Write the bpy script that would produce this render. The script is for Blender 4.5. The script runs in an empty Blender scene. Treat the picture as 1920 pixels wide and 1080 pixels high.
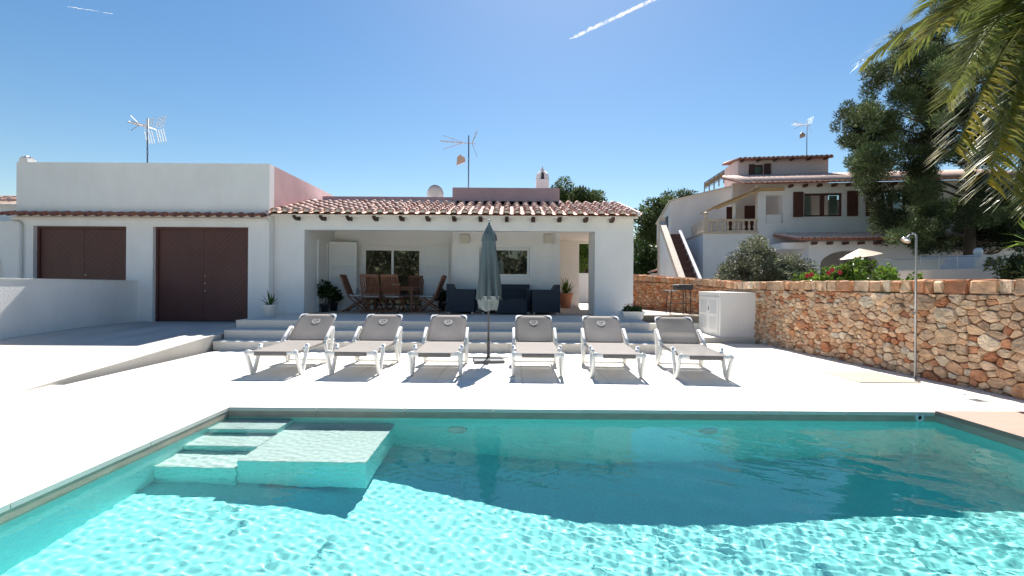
import bpy, bmesh, math, random
import numpy as np
from mathutils import Vector, Matrix, Quaternion, noise
PI = math.pi
R = math.radians
sc = bpy.context.scene
COL = sc.collection

# ------------------------------------------------------------------ camera
F = 853.3            # focal length in pixels of the 1920 px wide photograph (16 mm lens)
CX, CY = 955.0, 533.0
HC = 1.38            # camera height over the pool deck
ROLL = R(0.4)
cam_d = bpy.data.cameras.new('camera')
cam_d.lens = 16.0
cam_d.sensor_width = 36.0
cam_d.shift_x = (960 - CX) / 1920
cam_d.shift_y = -(540 - CY) / 1920
cam_d.clip_start = 0.05
cam_d.clip_end = 20000
cam = bpy.data.objects.new('camera', cam_d)
COL.objects.link(cam)
CAMR = Matrix.Rotation(R(90), 3, 'X') @ Matrix.Rotation(ROLL, 3, 'Z')
cam.matrix_world = Matrix.Translation((0, 0, HC)) @ CAMR.to_4x4()
sc.camera = cam

# ------------------------------------------------------------------ light
SUN_EL, SUN_AZ = R(49.2), R(7.0)      # azimuth from +Y towards +X
sdir = Vector((math.sin(SUN_AZ) * math.cos(SUN_EL), math.cos(SUN_AZ) * math.cos(SUN_EL), math.sin(SUN_EL)))
w = bpy.data.worlds.new('World')
sc.world = w
w.use_nodes = True
nt = w.node_tree
sky = nt.nodes.new('ShaderNodeTexSky')
sky.sky_type = 'NISHITA'
sky.sun_disc = False
sky.sun_elevation = SUN_EL
sky.sun_rotation = SUN_AZ
sky.air_density = 1.2
sky.dust_density = 0.25
sky.ozone_density = 1.0
grade = nt.nodes.new('ShaderNodeHueSaturation'); grade.inputs['Saturation'].default_value = 1.3
nt.links.new(sky.outputs[0], grade.inputs['Color'])
nt.links.new(grade.outputs[0], nt.nodes['Background'].inputs[0])
nt.nodes['Background'].inputs[1].default_value = 0.0505
sun_d = bpy.data.lights.new('sun', 'SUN')
sun_d.energy = 4.7
sun_d.angle = R(0.53)
sun_d.color = (1.0, 0.95, 0.88)
sun = bpy.data.objects.new('sun', sun_d)
COL.objects.link(sun)
sun.rotation_euler = (-sdir).to_track_quat('-Z', 'Y').to_euler()
sun.location = (0, 0, 30)
sun_d.cycles.is_caustics_light = True
sc.view_settings.view_transform = 'Standard'
sc.view_settings.look = 'None'
sc.view_settings.gamma = 1
sc.view_settings.use_curve_mapping = False
sc.view_settings.exposure = 1.29
sc.render.engine = 'CYCLES'
sc.cycles.max_bounces = 12
sc.cycles.diffuse_bounces = 8
sc.cycles.glossy_bounces = 4
sc.cycles.transmission_bounces = 8
sc.cycles.transparent_max_bounces = 16
sc.cycles.caustics_refractive = True
sc.cycles.caustics_reflective = False
sc.cycles.sample_clamp_indirect = 6.0
sc.cycles.use_denoising = True

# ------------------------------------------------------------------ helpers
def ray(px, py):
    d = CAMR @ Vector((px - CX, -(py - CY), -F))
    return d / d.y
def G(px, py, z=0.0):            # pixel -> point on the level z
    d = ray(px, py)
    return Vector((0, 0, HC)) + d * ((z - HC) / d.z)
def PY(px, py, y):               # pixel -> point at depth y
    return Vector((0, 0, HC)) + ray(px, py) * y
def PP(px, py, p0, n):           # pixel -> point on the plane through p0 with normal n
    d = ray(px, py); o = Vector((0, 0, HC))
    return o + d * ((Vector(p0) - o).dot(n) / d.dot(n))

class MB:
    """collects shapes into one mesh"""
    def __init__(s):
        s.v = []; s.f = []; s.c = []; s.cur = None
    def add(s, vs, fs):
        o = len(s.v)
        s.v += [tuple(x) for x in vs]
        s.f += [tuple(i + o for i in f) for f in fs]
        s.c += [s.cur] * len(fs)
        return s
    def box(s, x0, x1, y0, y1, z0, z1, b=0.0):
        if b <= 0:
            vs = [(x, y, z) for z in (z0, z1) for y in (y0, y1) for x in (x0, x1)]
            s.add(vs, [(0, 2, 3, 1), (4, 5, 7, 6), (0, 1, 5, 4), (2, 6, 7, 3), (0, 4, 6, 2), (1, 3, 7, 5)])
        else:
            bm = bmesh.new()
            bmesh.ops.create_cube(bm, size=1)
            for v in bm.verts:
                v.co = Vector(((x0 + x1) / 2 + v.co.x * (x1 - x0), (y0 + y1) / 2 + v.co.y * (y1 - y0), (z0 + z1) / 2 + v.co.z * (z1 - z0)))
            bmesh.ops.bevel(bm, geom=bm.edges[:], offset=b, segments=2, profile=0.5, affect='EDGES')
            bm.verts.index_update()
            s.add([v.co for v in bm.verts], [[v.index for v in f.verts] for f in bm.faces])
            bm.free()
        return s
    def prism(s, pts, vec):      # planar polygon (3D points) pushed along vec
        n = len(pts); vec = Vector(vec)
        a = [Vector(p) for p in pts]; b = [p + vec for p in a]
        nrm = Vector((0, 0, 0))
        for i in range(n):
            nrm += (a[i]).cross(a[(i + 1) % n])
        flip = nrm.dot(vec) > 0
        fs = [tuple(range(n))[::-1] if flip else tuple(range(n)), tuple(range(n, 2 * n)) if flip else tuple(range(n, 2 * n))[::-1]]
        for i in range(n):
            j = (i + 1) % n
            q = (i, j, j + n, i + n)
            fs.append(q if flip else q[::-1])
        return s.add(a + b, fs)
    def tube(s, pts, r, seg=8, cap=True):
        pts = [Vector(p) for p in pts]; n = len(pts)
        rs = r if isinstance(r, (list, tuple)) else [r] * n
        vs = []; up = None
        for i, p in enumerate(pts):
            t = (pts[min(i + 1, n - 1)] - pts[max(i - 1, 0)])
            t = t.normalized() if t.length > 1e-9 else Vector((0, 0, 1))
            if up is None:
                up = Vector((0, 0, 1)) if abs(t.z) < 0.9 else Vector((1, 0, 0))
            a = t.cross(up)
            if a.length < 1e-6: a = t.orthogonal()
            a.normalize(); bb = a.cross(t).normalized(); up = bb
            for k in range(seg):
                q = 2 * PI * k / seg
                vs.append(p + a * (math.cos(q) * rs[i]) + bb * (math.sin(q) * rs[i]))
        fs = []
        for i in range(n - 1):
            for k in range(seg):
                k2 = (k + 1) % seg
                fs.append((i * seg + k, (i + 1) * seg + k, (i + 1) * seg + k2, i * seg + k2)[::-1])
        if cap:
            fs.append(tuple(range(seg))[::-1]); fs.append(tuple(range((n - 1) * seg, n * seg)))
        return s.add(vs, fs)
    def bar(s, p0, p1, wx, wz, side=None):   # rectangular bar between two points
        p0 = Vector(p0); p1 = Vector(p1); t = (p1 - p0).normalized()
        side = Vector(side) if side else (Vector((1, 0, 0)) if abs(t.x) < 0.9 else Vector((0, 1, 0)))
        a = (side - t * side.dot(t)).normalized() * wx / 2
        b = t.cross(a).normalized() * wz / 2
        vs = [p + q for p in (p0, p1) for q in (-a - b, a - b, a + b, -a + b)]
        return s.add(vs, [(0, 3, 2, 1), (4, 5, 6, 7), (0, 1, 5, 4), (1, 2, 6, 5), (2, 3, 7, 6), (3, 0, 4, 7)])
    def lathe(s, prof, seg=16, c=(0, 0, 0)):   # prof: (r, z) from the bottom up
        vs = []; n = len(prof)
        for r_, z in prof:
            for k in range(seg):
                q = 2 * PI * k / seg
                vs.append((c[0] + r_ * math.cos(q), c[1] + r_ * math.sin(q), c[2] + z))
        fs = []
        for i in range(n - 1):
            for k in range(seg):
                k2 = (k + 1) % seg
                fs.append((i * seg + k, i * seg + k2, (i + 1) * seg + k2, (i + 1) * seg + k))
        fs.append(tuple(range(seg))[::-1]); fs.append(tuple(range((n - 1) * seg, n * seg)))
        return s.add(vs, fs)
    def build(s, name, m, parent=None, smooth=False, loc=None):
        me = bpy.data.meshes.new(name)
        me.from_pydata(s.v, [], s.f)
        if any(c is not None for c in s.c):
            at = me.color_attributes.new('tint', 'FLOAT_COLOR', 'CORNER')
            k = 0
            arr = []
            for f, c in zip(s.f, s.c):
                c = c or (1, 1, 1)
                arr += [c[0], c[1], c[2], 1.0] * len(f)
            at.data.foreach_set('color', arr)
        if smooth:
            me.polygons.foreach_set('use_smooth', [True] * len(me.polygons))
        me.materials.append(M[m] if isinstance(m, str) else m)
        me.update()
        o = bpy.data.objects.new(name, me)
        COL.objects.link(o)
        if parent is not None: o.parent = parent
        if loc is not None: o.location = loc
        return o

def tag(o, label=None, cat=None, group=None, kind=None):
    if label: o['label'] = label
    if cat: o['category'] = cat
    if group: o['group'] = group
    if kind: o['kind'] = kind
    return o
def E(name, label, cat, loc=(0, 0, 0), rz=0.0, group=None):
    o = bpy.data.objects.new(name, None)
    o.empty_display_size = 0.1
    COL.objects.link(o)
    o.location = loc; o.rotation_euler = (0, 0, rz)
    return tag(o, label, cat, group)
def struct(o):
    o['kind'] = 'structure'; return o
def copy_tree(o, parent=None):
    c = o.copy(); COL.objects.link(c); c.parent = parent
    for ch in list(KIDS.get(o.name, ())) or list(o.children):
        copy_tree(ch, c)
    return c
KIDS = {}
def share(src, name, parent, loc, rot=(0, 0, 0), scale=(1, 1, 1)):
    o = bpy.data.objects.new(name, src)
    COL.objects.link(o); o.parent = parent
    o.location = loc; o.rotation_euler = rot; o.scale = scale
    return o
def mesh_only(mb, name, m, smooth=False):
    o = mb.build(name, m, smooth=smooth)
    me = o.data
    bpy.data.objects.remove(o)
    return me

# ------------------------------------------------------------------ materials
M = {}
def lin(r, g, b):
    return tuple((c / 255 / 12.92 if c / 255 <= 0.04045 else ((c / 255 + 0.055) / 1.055) ** 2.4) for c in (r, g, b))
def mat(name, col, rough=0.6, var=0.0, vscale=3.0, bump=0.0, bscale=40.0, metal=0.0, spec=0.5, tint=False, col2=None,
        rand=0.0, stretch=(1, 1, 1), trans=0.0, coord='Object', dirt=0.0, dscale=1.2, detail=5.0):
    m = bpy.data.materials.new(name); m.use_nodes = True
    n = m.node_tree.nodes; L = m.node_tree.links
    p = n['Principled BSDF']
    p.inputs['Roughness'].default_value = rough
    p.inputs['Metallic'].default_value = metal
    p.inputs['Specular IOR Level'].default_value = spec
    tc = n.new('ShaderNodeTexCoord'); mp = n.new('ShaderNodeMapping')
    mp.inputs['Scale'].default_value = stretch
    L.new(tc.outputs[coord], mp.inputs[0])
    base = n.new('ShaderNodeRGB'); base.outputs[0].default_value = (*col, 1)
    out = base.outputs[0]
    if tint:
        a = n.new('ShaderNodeVertexColor'); a.layer_name = 'tint'
        mx = n.new('ShaderNodeMix'); mx.data_type = 'RGBA'; mx.blend_type = 'MULTIPLY'; mx.inputs[0].default_value = 1
        L.new(out, mx.inputs[6]); L.new(a.outputs[0], mx.inputs[7]); out = mx.outputs[2]
    if var > 0 or col2:
        nz = n.new('ShaderNodeTexNoise'); nz.inputs['Scale'].default_value = vscale; nz.inputs['Detail'].default_value = detail
        L.new(mp.outputs[0], nz.inputs['Vector'])
        if col2:
            rp = n.new('ShaderNodeMapRange'); rp.inputs[1].default_value = 0.38; rp.inputs[2].default_value = 0.64
            L.new(nz.outputs['Fac'], rp.inputs[0])
            mx = n.new('ShaderNodeMix'); mx.data_type = 'RGBA'
            L.new(rp.outputs[0], mx.inputs[0]); L.new(out, mx.inputs[6]); mx.inputs[7].default_value = (*col2, 1)
            out = mx.outputs[2]
        if var > 0:
            mr = n.new('ShaderNodeMapRange'); mr.inputs[1].default_value = 0.25; mr.inputs[2].default_value = 0.75
            mr.inputs[3].default_value = 1 - var; mr.inputs[4].default_value = 1 + var
            L.new(nz.outputs['Fac'], mr.inputs[0])
            hs = n.new('ShaderNodeHueSaturation'); L.new(out, hs.inputs['Color']); L.new(mr.outputs[0], hs.inputs['Value']); out = hs.outputs[0]
    if dirt > 0:
        nd = n.new('ShaderNodeTexNoise'); nd.inputs['Scale'].default_value = dscale; nd.inputs['Detail'].default_value = 8; nd.inputs['Roughness'].default_value = 0.7
        mp2 = n.new('ShaderNodeMapping'); mp2.inputs['Scale'].default_value = (1, 1, 0.35); mp2.inputs['Location'].default_value = (7, 3, 1)
        L.new(tc.outputs[coord], mp2.inputs[0]); L.new(mp2.outputs[0], nd.inputs['Vector'])
        rp = n.new('ShaderNodeMapRange'); rp.inputs[1].default_value = 0.45; rp.inputs[2].default_value = 0.8; rp.inputs[4].default_value = dirt
        L.new(nd.outputs['Fac'], rp.inputs[0])
        mx = n.new('ShaderNodeMix'); mx.data_type = 'RGBA'; mx.inputs[7].default_value = (0.22, 0.19, 0.16, 1)
        L.new(rp.outputs[0], mx.inputs[0]); L.new(out, mx.inputs[6]); out = mx.outputs[2]
    if rand > 0:
        oi = n.new('ShaderNodeObjectInfo'); mr = n.new('ShaderNodeMapRange')
        mr.inputs[3].default_value = 1 - rand; mr.inputs[4].default_value = 1 + rand
        L.new(oi.outputs['Random'], mr.inputs[0])
        hs = n.new('ShaderNodeHueSaturation'); L.new(out, hs.inputs['Color']); L.new(mr.outputs[0], hs.inputs['Value']); out = hs.outputs[0]
    L.new(out, p.inputs['Base Color'])
    if bump > 0:
        nb = n.new('ShaderNodeTexNoise'); nb.inputs['Scale'].default_value = bscale; nb.inputs['Detail'].default_value = 6
        L.new(mp.outputs[0], nb.inputs['Vector'])
        bp = n.new('ShaderNodeBump'); bp.inputs['Strength'].default_value = bump; bp.inputs['Distance'].default_value = 0.02
        L.new(nb.outputs['Fac'], bp.inputs['Height']); L.new(bp.outputs[0], p.inputs['Normal'])
    if trans > 0:       # thin leaves let light through
        tr = n.new('ShaderNodeBsdfTranslucent'); L.new(out, tr.inputs[0])
        ms = n.new('ShaderNodeMixShader'); ms.inputs[0].default_value = trans
        L.new(p.outputs[0], ms.inputs[1]); L.new(tr.outputs[0], ms.inputs[2])
        L.new(ms.outputs[0], n['Material Output'].inputs[0])
    M[name] = m
    return m

mat('plaster', (0.82, 0.81, 0.79), 0.9, var=0.05, vscale=1.1, bump=0.25, bscale=35, dirt=0.13)
mat('plaster_pink', (0.62, 0.40, 0.40), 0.9, var=0.10, vscale=2.0, bump=0.15, bscale=40, dirt=0.25)
mat('plaster_far', (0.80, 0.79, 0.79), 0.9, var=0.05, vscale=0.8, bump=0.1, bscale=30, dirt=0.12)
mat('plaster_far_pink', (0.70, 0.58, 0.58), 0.9, var=0.06, vscale=0.8, dirt=0.15)
mat('porcelain', (0.75, 0.715, 0.65), 0.55, var=0.05, vscale=1.2, stretch=(0.5, 2.5, 1), rand=0.02, bump=0.03, bscale=90, dirt=0.06, spec=0.3)
mat('porcelain_edge', (0.48, 0.41, 0.32), 0.7, var=0.15, vscale=6, stretch=(1, 1, 3), bump=0.1, bscale=50)
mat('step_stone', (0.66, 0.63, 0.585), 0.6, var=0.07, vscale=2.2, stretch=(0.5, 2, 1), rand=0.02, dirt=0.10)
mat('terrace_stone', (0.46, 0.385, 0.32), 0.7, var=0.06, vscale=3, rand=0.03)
mat('ramp_concrete', (0.50, 0.475, 0.435), 0.8, var=0.16, vscale=1.0, stretch=(2.0, 0.45, 1), bump=0.1, bscale=60, dirt=0.16)
mat('pink_slab', (0.36, 0.235, 0.185), 0.7, var=0.08, vscale=2.5, stretch=(0.6, 3, 1), rand=0.02)
mat('grout', (0.13, 0.12, 0.105), 0.9)
mat('bounce_paving', (0.52, 0.47, 0.40), .85, var=.1, vscale=1.5)  # for the added light-bouncing ground sheet
mat('earth', (0.10, 0.105, 0.05), 0.95, var=0.3, vscale=0.6, col2=(0.16, 0.13, 0.08))
mat('pool_plaster', (0.37, 0.90, 0.885), 0.7, var=0.10, vscale=38, detail=3)  # aqua holds the tint of deep water and the step risers' shade
mat('pool_step_lit', (0.76, 0.78, 0.75), 0.7, var=0.08, vscale=38, detail=3)  # paler than the step bodies, as the lit shallow tops
mat('white_plastic', (0.80, 0.80, 0.78), 0.35, var=0.03, vscale=6)
mat('steel', (0.6, 0.6, 0.6), 0.28, metal=1.0)
mat('post_steel', (0.33, 0.34, 0.36), 0.35, metal=.9)
mat('grey_metal', (0.30, 0.31, 0.32), 0.45, metal=0.6)
mat('dark_metal', (0.05, 0.055, 0.065), 0.5)
# ------------------------------------------------------------------ pool, deck, ramp, steps
rnd = random.Random(5)
PX0, PX1, PY0, PY1 = -3.10, 4.72, 0.62, 5.04
WZ = -0.10
# ground sheet with a hole for the basin
gm = MB()
xs = [-3000, PX0 - 0.25, PX1 + 0.25, 3000]; ys = [-3000, PY0 - 0.25, PY1 + 0.25, 5000]
for i in range(3):
    for j in range(3):
        if i == 1 and j == 1: continue
        gm.add([(xs[i], ys[j], -0.06), (xs[i + 1], ys[j], -0.06), (xs[i + 1], ys[j + 1], -0.06), (xs[i], ys[j + 1], -0.06)], [(0, 1, 2, 3)])
struct(gm.build('ground', 'earth'))

def floor_z(x):
    t = min(1, max(0, (x + 2.4) / 3.8)); t = t * t * (3 - 2 * t)
    return -0.88 - 0.54 * t
bs = MB()
N = 26
fx = [PX0 + (PX1 - PX0) * i / N for i in range(N + 1)]
for i in range(N):
    a, b = fx[i], fx[i + 1]
    bs.add([(a, PY0, floor_z(a)), (b, PY0, floor_z(b)), (b, PY1, floor_z(b)), (a, PY1, floor_z(a))], [(0, 1, 2, 3)])
    bs.add([(a, PY1, floor_z(a)), (b, PY1, floor_z(b)), (b, PY1, -0.03), (a, PY1, -0.03)], [(0, 1, 2, 3)])
    bs.add([(a, PY0, floor_z(a)), (b, PY0, floor_z(b)), (b, PY0, -0.03), (a, PY0, -0.03)], [(3, 2, 1, 0)])
for x, s in ((PX0, 1), (PX1, -1)):
    z = floor_z(x)
    bs.add([(x, PY0, z), (x, PY1, z), (x, PY1, -0.03), (x, PY0, -0.03)], [(0, 1, 2, 3) if s > 0 else (3, 2, 1, 0)])
basin = struct(bs.build('pool_basin', 'pool_plaster'))
basin.cycles.is_caustics_receiver = True
def ps(name, x0, x1, y0, y1, d):
    o = MB().box(x0, x1, y0, y1, floor_z(PX0) + 0.002, WZ - d - .02).build(name, 'pool_plaster', basin)
    t = MB().box(x0, x1, y0 - .006, y1, WZ - d - .0195, WZ - d, 0.008).build('tread', 'pool_step_lit', o)  # pale layer paints the lit top; the aqua body paints the shaded riser
    o.cycles.is_caustics_receiver = True; t.cycles.is_caustics_receiver = True
ps('pool_step', PX0 + .003, -2.38, 4.69, PY1 - .003, 0.10)
ps('pool_step', PX0 + .003, -2.383, 4.34, 4.683, 0.25)
ps('pool_step', PX0 + .003, -2.383, 3.98, 4.333, 0.40)
ps('pool_shelf', -2.38, -1.25, 4.00, PY1 - .004, 0.253)
for (px, py, d, r) in ((860, 817, .42, .11), (1330, 820, .42, .11), (1725, 785, .02, .05)):
    x = (px - CX) / F * PY1 * (1.0)
    q = MB()
    if d > .1:
        q.lathe([(r, 0), (r, .012), (r * .82, .025), (r * .78, .012), (0.001, .016)], 20)
    else:
        q.lathe([(r, 0), (r, .012), (r * .5, .018), (r * .45, .004), (0.001, .004)], 16)
    o = q.build('pool_light' if d > .1 else 'return_jet', 'white_plastic', basin, True)
    o.location = (x, PY1 - .002, WZ - d if d > .1 else -0.062); o.rotation_euler = (R(90), 0, 0)
    o.cycles.is_caustics_receiver = True

# the water: one rippled sheet, its depth colour put into the tint and lining
wr = np.random.RandomState(3)
nx, ny = 560, 320
gx = np.linspace(PX0 + .001, PX1 - .001, nx); gy = np.linspace(PY0 + .001, PY1 - .001, ny)
XX, YY = np.meshgrid(gx, gy)
ZZ = np.zeros_like(XX); ZF = np.zeros_like(XX)
for k in range(110):
    lam = 0.048 * (9.0 ** (wr.rand() ** 1.2))
    th = wr.rand() * 2 * PI if k % 3 == 0 else R(70) + wr.randn() * 0.55
    kk = 2 * PI / lam
    q = (lam ** 1.75) * np.sin(kk * (math.cos(th) * XX + math.sin(th) * YY) + wr.rand() * 6.28 + 1.1 * np.sin(XX * (.8 + wr.rand()) + YY * (.5 + wr.rand()) + k))
    q *= 0.55 + 0.45 * np.sin(XX * (.6 + 1.4 * wr.rand()) + YY * (.6 + 1.4 * wr.rand()) + wr.rand() * 6.28)
    ZZ += q
    if lam < 0.11: ZF += q
ZZ *= 0.00078 / ZZ.std(); ZF *= 0.00020 / ZF.std()
right = 1 / (1 + np.exp(-(XX - 0.9 + 0.4 * YY - 1.0) * 1.6))
ZZ = ZF * (1.0 - 0.3 * right) + ZZ * (0.20 + 0.88 * right)
wv = [(float(a), float(b), float(WZ + c)) for a, b, c in zip(XX.ravel(), YY.ravel(), ZZ.ravel())]
wf = [(j * nx + i, j * nx + i + 1, (j + 1) * nx + i + 1, (j + 1) * nx + i) for j in range(ny - 1) for i in range(nx - 1)]
mw = bpy.data.materials.new('water'); mw.use_nodes = True
n_ = mw.node_tree.nodes; L_ = mw.node_tree.links
n_.remove(n_['Principled BSDF'])
rf = n_.new('ShaderNodeBsdfRefraction'); rf.inputs['IOR'].default_value = 1.333; rf.inputs['Roughness'].default_value = 0.0
rf.inputs['Color'].default_value = (0.78, 0.90, 0.885, 1)  # surface tint in place of absorption within the water
gs = n_.new('ShaderNodeBsdfGlossy'); gs.inputs['Roughness'].default_value = 0.0; gs.inputs['Color'].default_value = (1, 1, 1, 1)
fr = n_.new('ShaderNodeFresnel'); fr.inputs['IOR'].default_value = 1.333
ms = n_.new('ShaderNodeMixShader')
L_.new(fr.outputs[0], ms.inputs[0]); L_.new(rf.outputs[0], ms.inputs[1]); L_.new(gs.outputs[0], ms.inputs[2])
L_.new(ms.outputs[0], n_['Material Output'].inputs['Surface'])
M['water'] = mw
wm = MB(); wm.v = wv; wm.f = wf; wm.c = [None] * len(wf)
water = struct(wm.build('pool_water', 'water', smooth=True))
water.cycles.is_caustics_caster = True

# waterline band under the coping
bd = MB()
t = 0.006
bd.box(PX0, PX1, PY1 - t, PY1 + .02, -0.135, -0.022)
bd.box(PX0 - .02, PX0 + t, PY0, PY1 - t - .001, -0.135, -0.022)
bd.box(PX1 - t, PX1 + .02, PY0, PY1 - t - .001, -0.135, -0.022)
bd.box(PX0, PX1, PY0 - .02, PY0 + t, -0.135, -0.022)
o = bd.build('waterline_band', 'porcelain_edge', basin)
o.cycles.is_caustics_receiver = True

# deck of large pale tiles, a coping ring of slabs round the basin
deck = struct(bpy.data.objects.new('deck', None)); COL.objects.link(deck)
struct(MB().add([(-16, -4, -.05), (PX0 - .1, -4, -.05), (PX0 - .1, 14, -.05), (-16, 14, -.05)], [(0, 1, 2, 3)])
       .add([(PX0 - .1, PY1 + .1, -.05), (PX1 + .1, PY1 + .1, -.05), (PX1 + .1, 14, -.05), (PX0 - .1, 14, -.05)], [(0, 1, 2, 3)])
       .add([(PX1 + .1, -4, -.05), (7, -4, -.05), (7, 14, -.05), (PX1 + .1, 14, -.05)], [(0, 1, 2, 3)])
       .add([(PX0 - .1, -4, -.05), (PX1 + .1, -4, -.05), (PX1 + .1, PY0 - .1, -.05), (PX0 - .1, PY0 - .1, -.05)], [(0, 1, 2, 3)])
       .build('grout_bed', 'grout', deck))
def tile(x0, x1, y0, y1, m='porcelain', z=0.0, parent=None, name='deck_tile', th=0.04):
    g = 0.0034 if name == 'coping_slab' else 0.0024
    cx, cy = (x0 + x1) / 2, (y0 + y1) / 2
    o = MB().box(x0 + g - cx, x1 - g - cx, y0 + g - cy, y1 - g - cy, -th, 0, 0.002).build(name, m, parent or deck)
    o.location = (cx, cy, z + rnd.uniform(-.0004, .0004))
    return o
CW = 0.41
cx0, cx1, cy1, cy0 = PX0 - CW, PX1, PY1 + CW, PY0 - CW
def cut(a, b, n): return [a + (b - a) * i / n for i in range(n + 1)]
ov = 0.012
lx = cut(PX0, cx1, 8)
for i in range(8):
    tile(lx[i], lx[i + 1], PY1 - ov, cy1, name='coping_slab'); tile(lx[i], lx[i + 1], cy0, PY0 + ov, name='coping_slab')
ly = cut(PY0, PY1, 4)
for i in range(4):
    tile(cx0, PX0 + ov, ly[i] if i else PY0, ly[i + 1], name='coping_slab')
# mitred corner
for tri in ([(PX0, PY1), (PX0, cy1), (cx0, cy1)], [(PX0, PY1), (cx0, cy1), (cx0, PY1)]):
    c = (Vector((*tri[0], 0)) + Vector((*tri[1], 0)) + Vector((*tri[2], 0))) / 3
    MB().prism([Vector((p[0], p[1], 0)) - (Vector((p[0], p[1], 0)) - c) * 0.004 for p in tri], (0, 0, -.04)).build('coping_slab', 'porcelain', deck)
tile(cx0, PX0, cy0, PY0, name='coping_slab')
midx = cut(cx0, cx1 + 0.42, 7); leftx = [cx0 - 1.2 * k for k in range(0, 10)]; rightx = [cx1 + 0.42, 6.35, 7.0]
row = [cy1 + 0.6 * k for k in range(0, 10)]
STEP_Y = 9.22
for k in range(9):
    for j in range(7): 
        if row[k] < STEP_Y or midx[j] > 3.0: tile(midx[j], midx[j + 1], row[k], row[k + 1])
    for j in range(2):
        tile(rightx[j], rightx[j + 1], row[k], row[k + 1])
    for j in range(9):
        x1_, x0_ = leftx[j], leftx[j + 1]
        if x0_ > -6.3 and row[k] < STEP_Y: tile(x0_, x1_, row[k], row[k + 1])
        elif x0_ < -6.3 and row[k] < 5.7: tile(x0_, x1_, row[k], row[k + 1])
for k in range(12):
    y1_ = cy1 - 0.6 * k
    for j in range(8):
        tile(leftx[j + 1], leftx[j], y1_ - 0.6, y1_)
tile(PX1, PX1 + .42, PY1 - ov, cy1, name='coping_slab')
for j in range(2): tile(rightx[j], rightx[j + 1], PY1, cy1)
# pinkish slabs beside the basin on the right
py_ = cut(-2.0, PY1 - ov, 7)
for i in range(7):
    tile(PX1 - ov, PX1 + .85, py_[i], py_[i + 1], 'pink_slab', 0.018, name='pink_slab', th=.05)
    tile(PX1 + .85, 7.0, py_[i], py_[i + 1], 'pink_slab', 0.018, name='pink_slab', th=.05)
# ------------------------------------------------------------------ ramp, steps, terrace
TZ = 0.55            # terrace / porch floor level
GY, HY = 11.94, 12.20   # garage facade, porch facade
GX1 = -6.31
rp = MB()
prof = [(5.55, 0.004), (7.4, 0.14), (9.2, 0.285), (10.4, 0.325), (12.3, 0.335)]
for (x0, x1) in ((-16, -6.05),):
    for (a, za), (b, zb) in zip(prof[:-1], prof[1:]):
        rp.add([(x0, a, za), (x1, a, za), (x1, b, zb), (x0, b, zb)], [(0, 1, 2, 3)])
        rp.add([(x1, a, -.05), (x1, b, -.05), (x1, b, zb), (x1, a, za)], [(0, 1, 2, 3)])
struct(rp.build('ramp', 'ramp_concrete'))

steps = struct(bpy.data.objects.new('entrance_steps', None)); COL.objects.link(steps)
SX0, SX1 = -6.0, 3.10
fronts = [9.22, 9.58, 10.0]; lev = [0.0, 0.185, 0.37, TZ]
core = MB()
for i in range(3):
    core.box(SX0 + .012 + .002 * i, SX1 - .012 - .002 * i, fronts[i] + .03, 12.3 + .01 * i, lev[i] - .04, lev[i + 1] - .034)
core.build('step_core', 'grout', steps)
for i in range(3):
    n = 8
    off = (0, .55, .25)[i]
    xs_ = [SX0] + [x for x in [SX0 + off + 1.2 * k for k in range(0, 9)] if SX0 + .2 < x < SX1 - .2] + [SX1]
    y1 = fronts[i + 1] + .028 if i < 2 else 10.62
    for a, b in zip(xs_[:-1], xs_[1:]):
        tile(a, b, fronts[i] - .012, y1, 'step_stone', lev[i + 1], steps, 'tread_slab', 0.03)
        o = MB().box(-(b - a) / 2 + .001, (b - a) / 2 - .001, 0, .02, 0, lev[i + 1] - lev[i] - .032, .002).build('riser_slab', 'step_stone', steps)
        o.location = ((a + b) / 2, fronts[i] + .004, lev[i] + .001)
# right-hand cheeks of the flight
for i in range(3):
    MB().box(SX1 - .010, SX1 + .006, fronts[i] + .006, 12.75, lev[i] + .001, lev[i + 1] - .033).build('cheek_slab', 'step_stone', steps)
terrace = struct(bpy.data.objects.new('terrace', None)); COL.objects.link(terrace)
xs_ = cut(SX0, SX1, 8)
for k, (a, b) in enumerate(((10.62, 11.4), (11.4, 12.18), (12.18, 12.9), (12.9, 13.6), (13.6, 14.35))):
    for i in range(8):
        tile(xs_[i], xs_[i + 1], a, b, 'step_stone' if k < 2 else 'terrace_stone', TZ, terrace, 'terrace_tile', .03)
MB().box(-6.5, SX1, 12.33, 30, 0, TZ - .034).build('terrace_core', 'grout', terrace)
MB().box(SX1 + .01, 6.4, 12.78, 30, 0, TZ - .034).build('terrace_core', 'grout', terrace)
# side terrace with its own two steps between house and stone wall
MB().box(SX1 + .01, 6.3, 11.10, 12.46, -.04, 0.12, .004).build('side_slab', 'porcelain', terrace)
MB().box(SX1 + .01, 6.2, 12.40, 12.80, 0.12, 0.335, .004).build('side_step', 'porcelain', terrace)
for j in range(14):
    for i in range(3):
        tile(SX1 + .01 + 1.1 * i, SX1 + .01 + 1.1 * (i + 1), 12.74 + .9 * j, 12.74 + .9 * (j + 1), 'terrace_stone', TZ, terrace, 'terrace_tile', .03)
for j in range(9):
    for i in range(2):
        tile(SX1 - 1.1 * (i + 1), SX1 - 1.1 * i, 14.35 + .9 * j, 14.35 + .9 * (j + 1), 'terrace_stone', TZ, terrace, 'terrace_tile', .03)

struct(MB().add([(7.2, 6, -.045), (45, 6, -.045), (45, 60, -.045), (7.2, 60, -.045)], [(0, 1, 2, 3)]).build('bounce_sheet', 'bounce_paving'))  # added pale ground, there to bounce light onto the neighbour's facade
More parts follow.
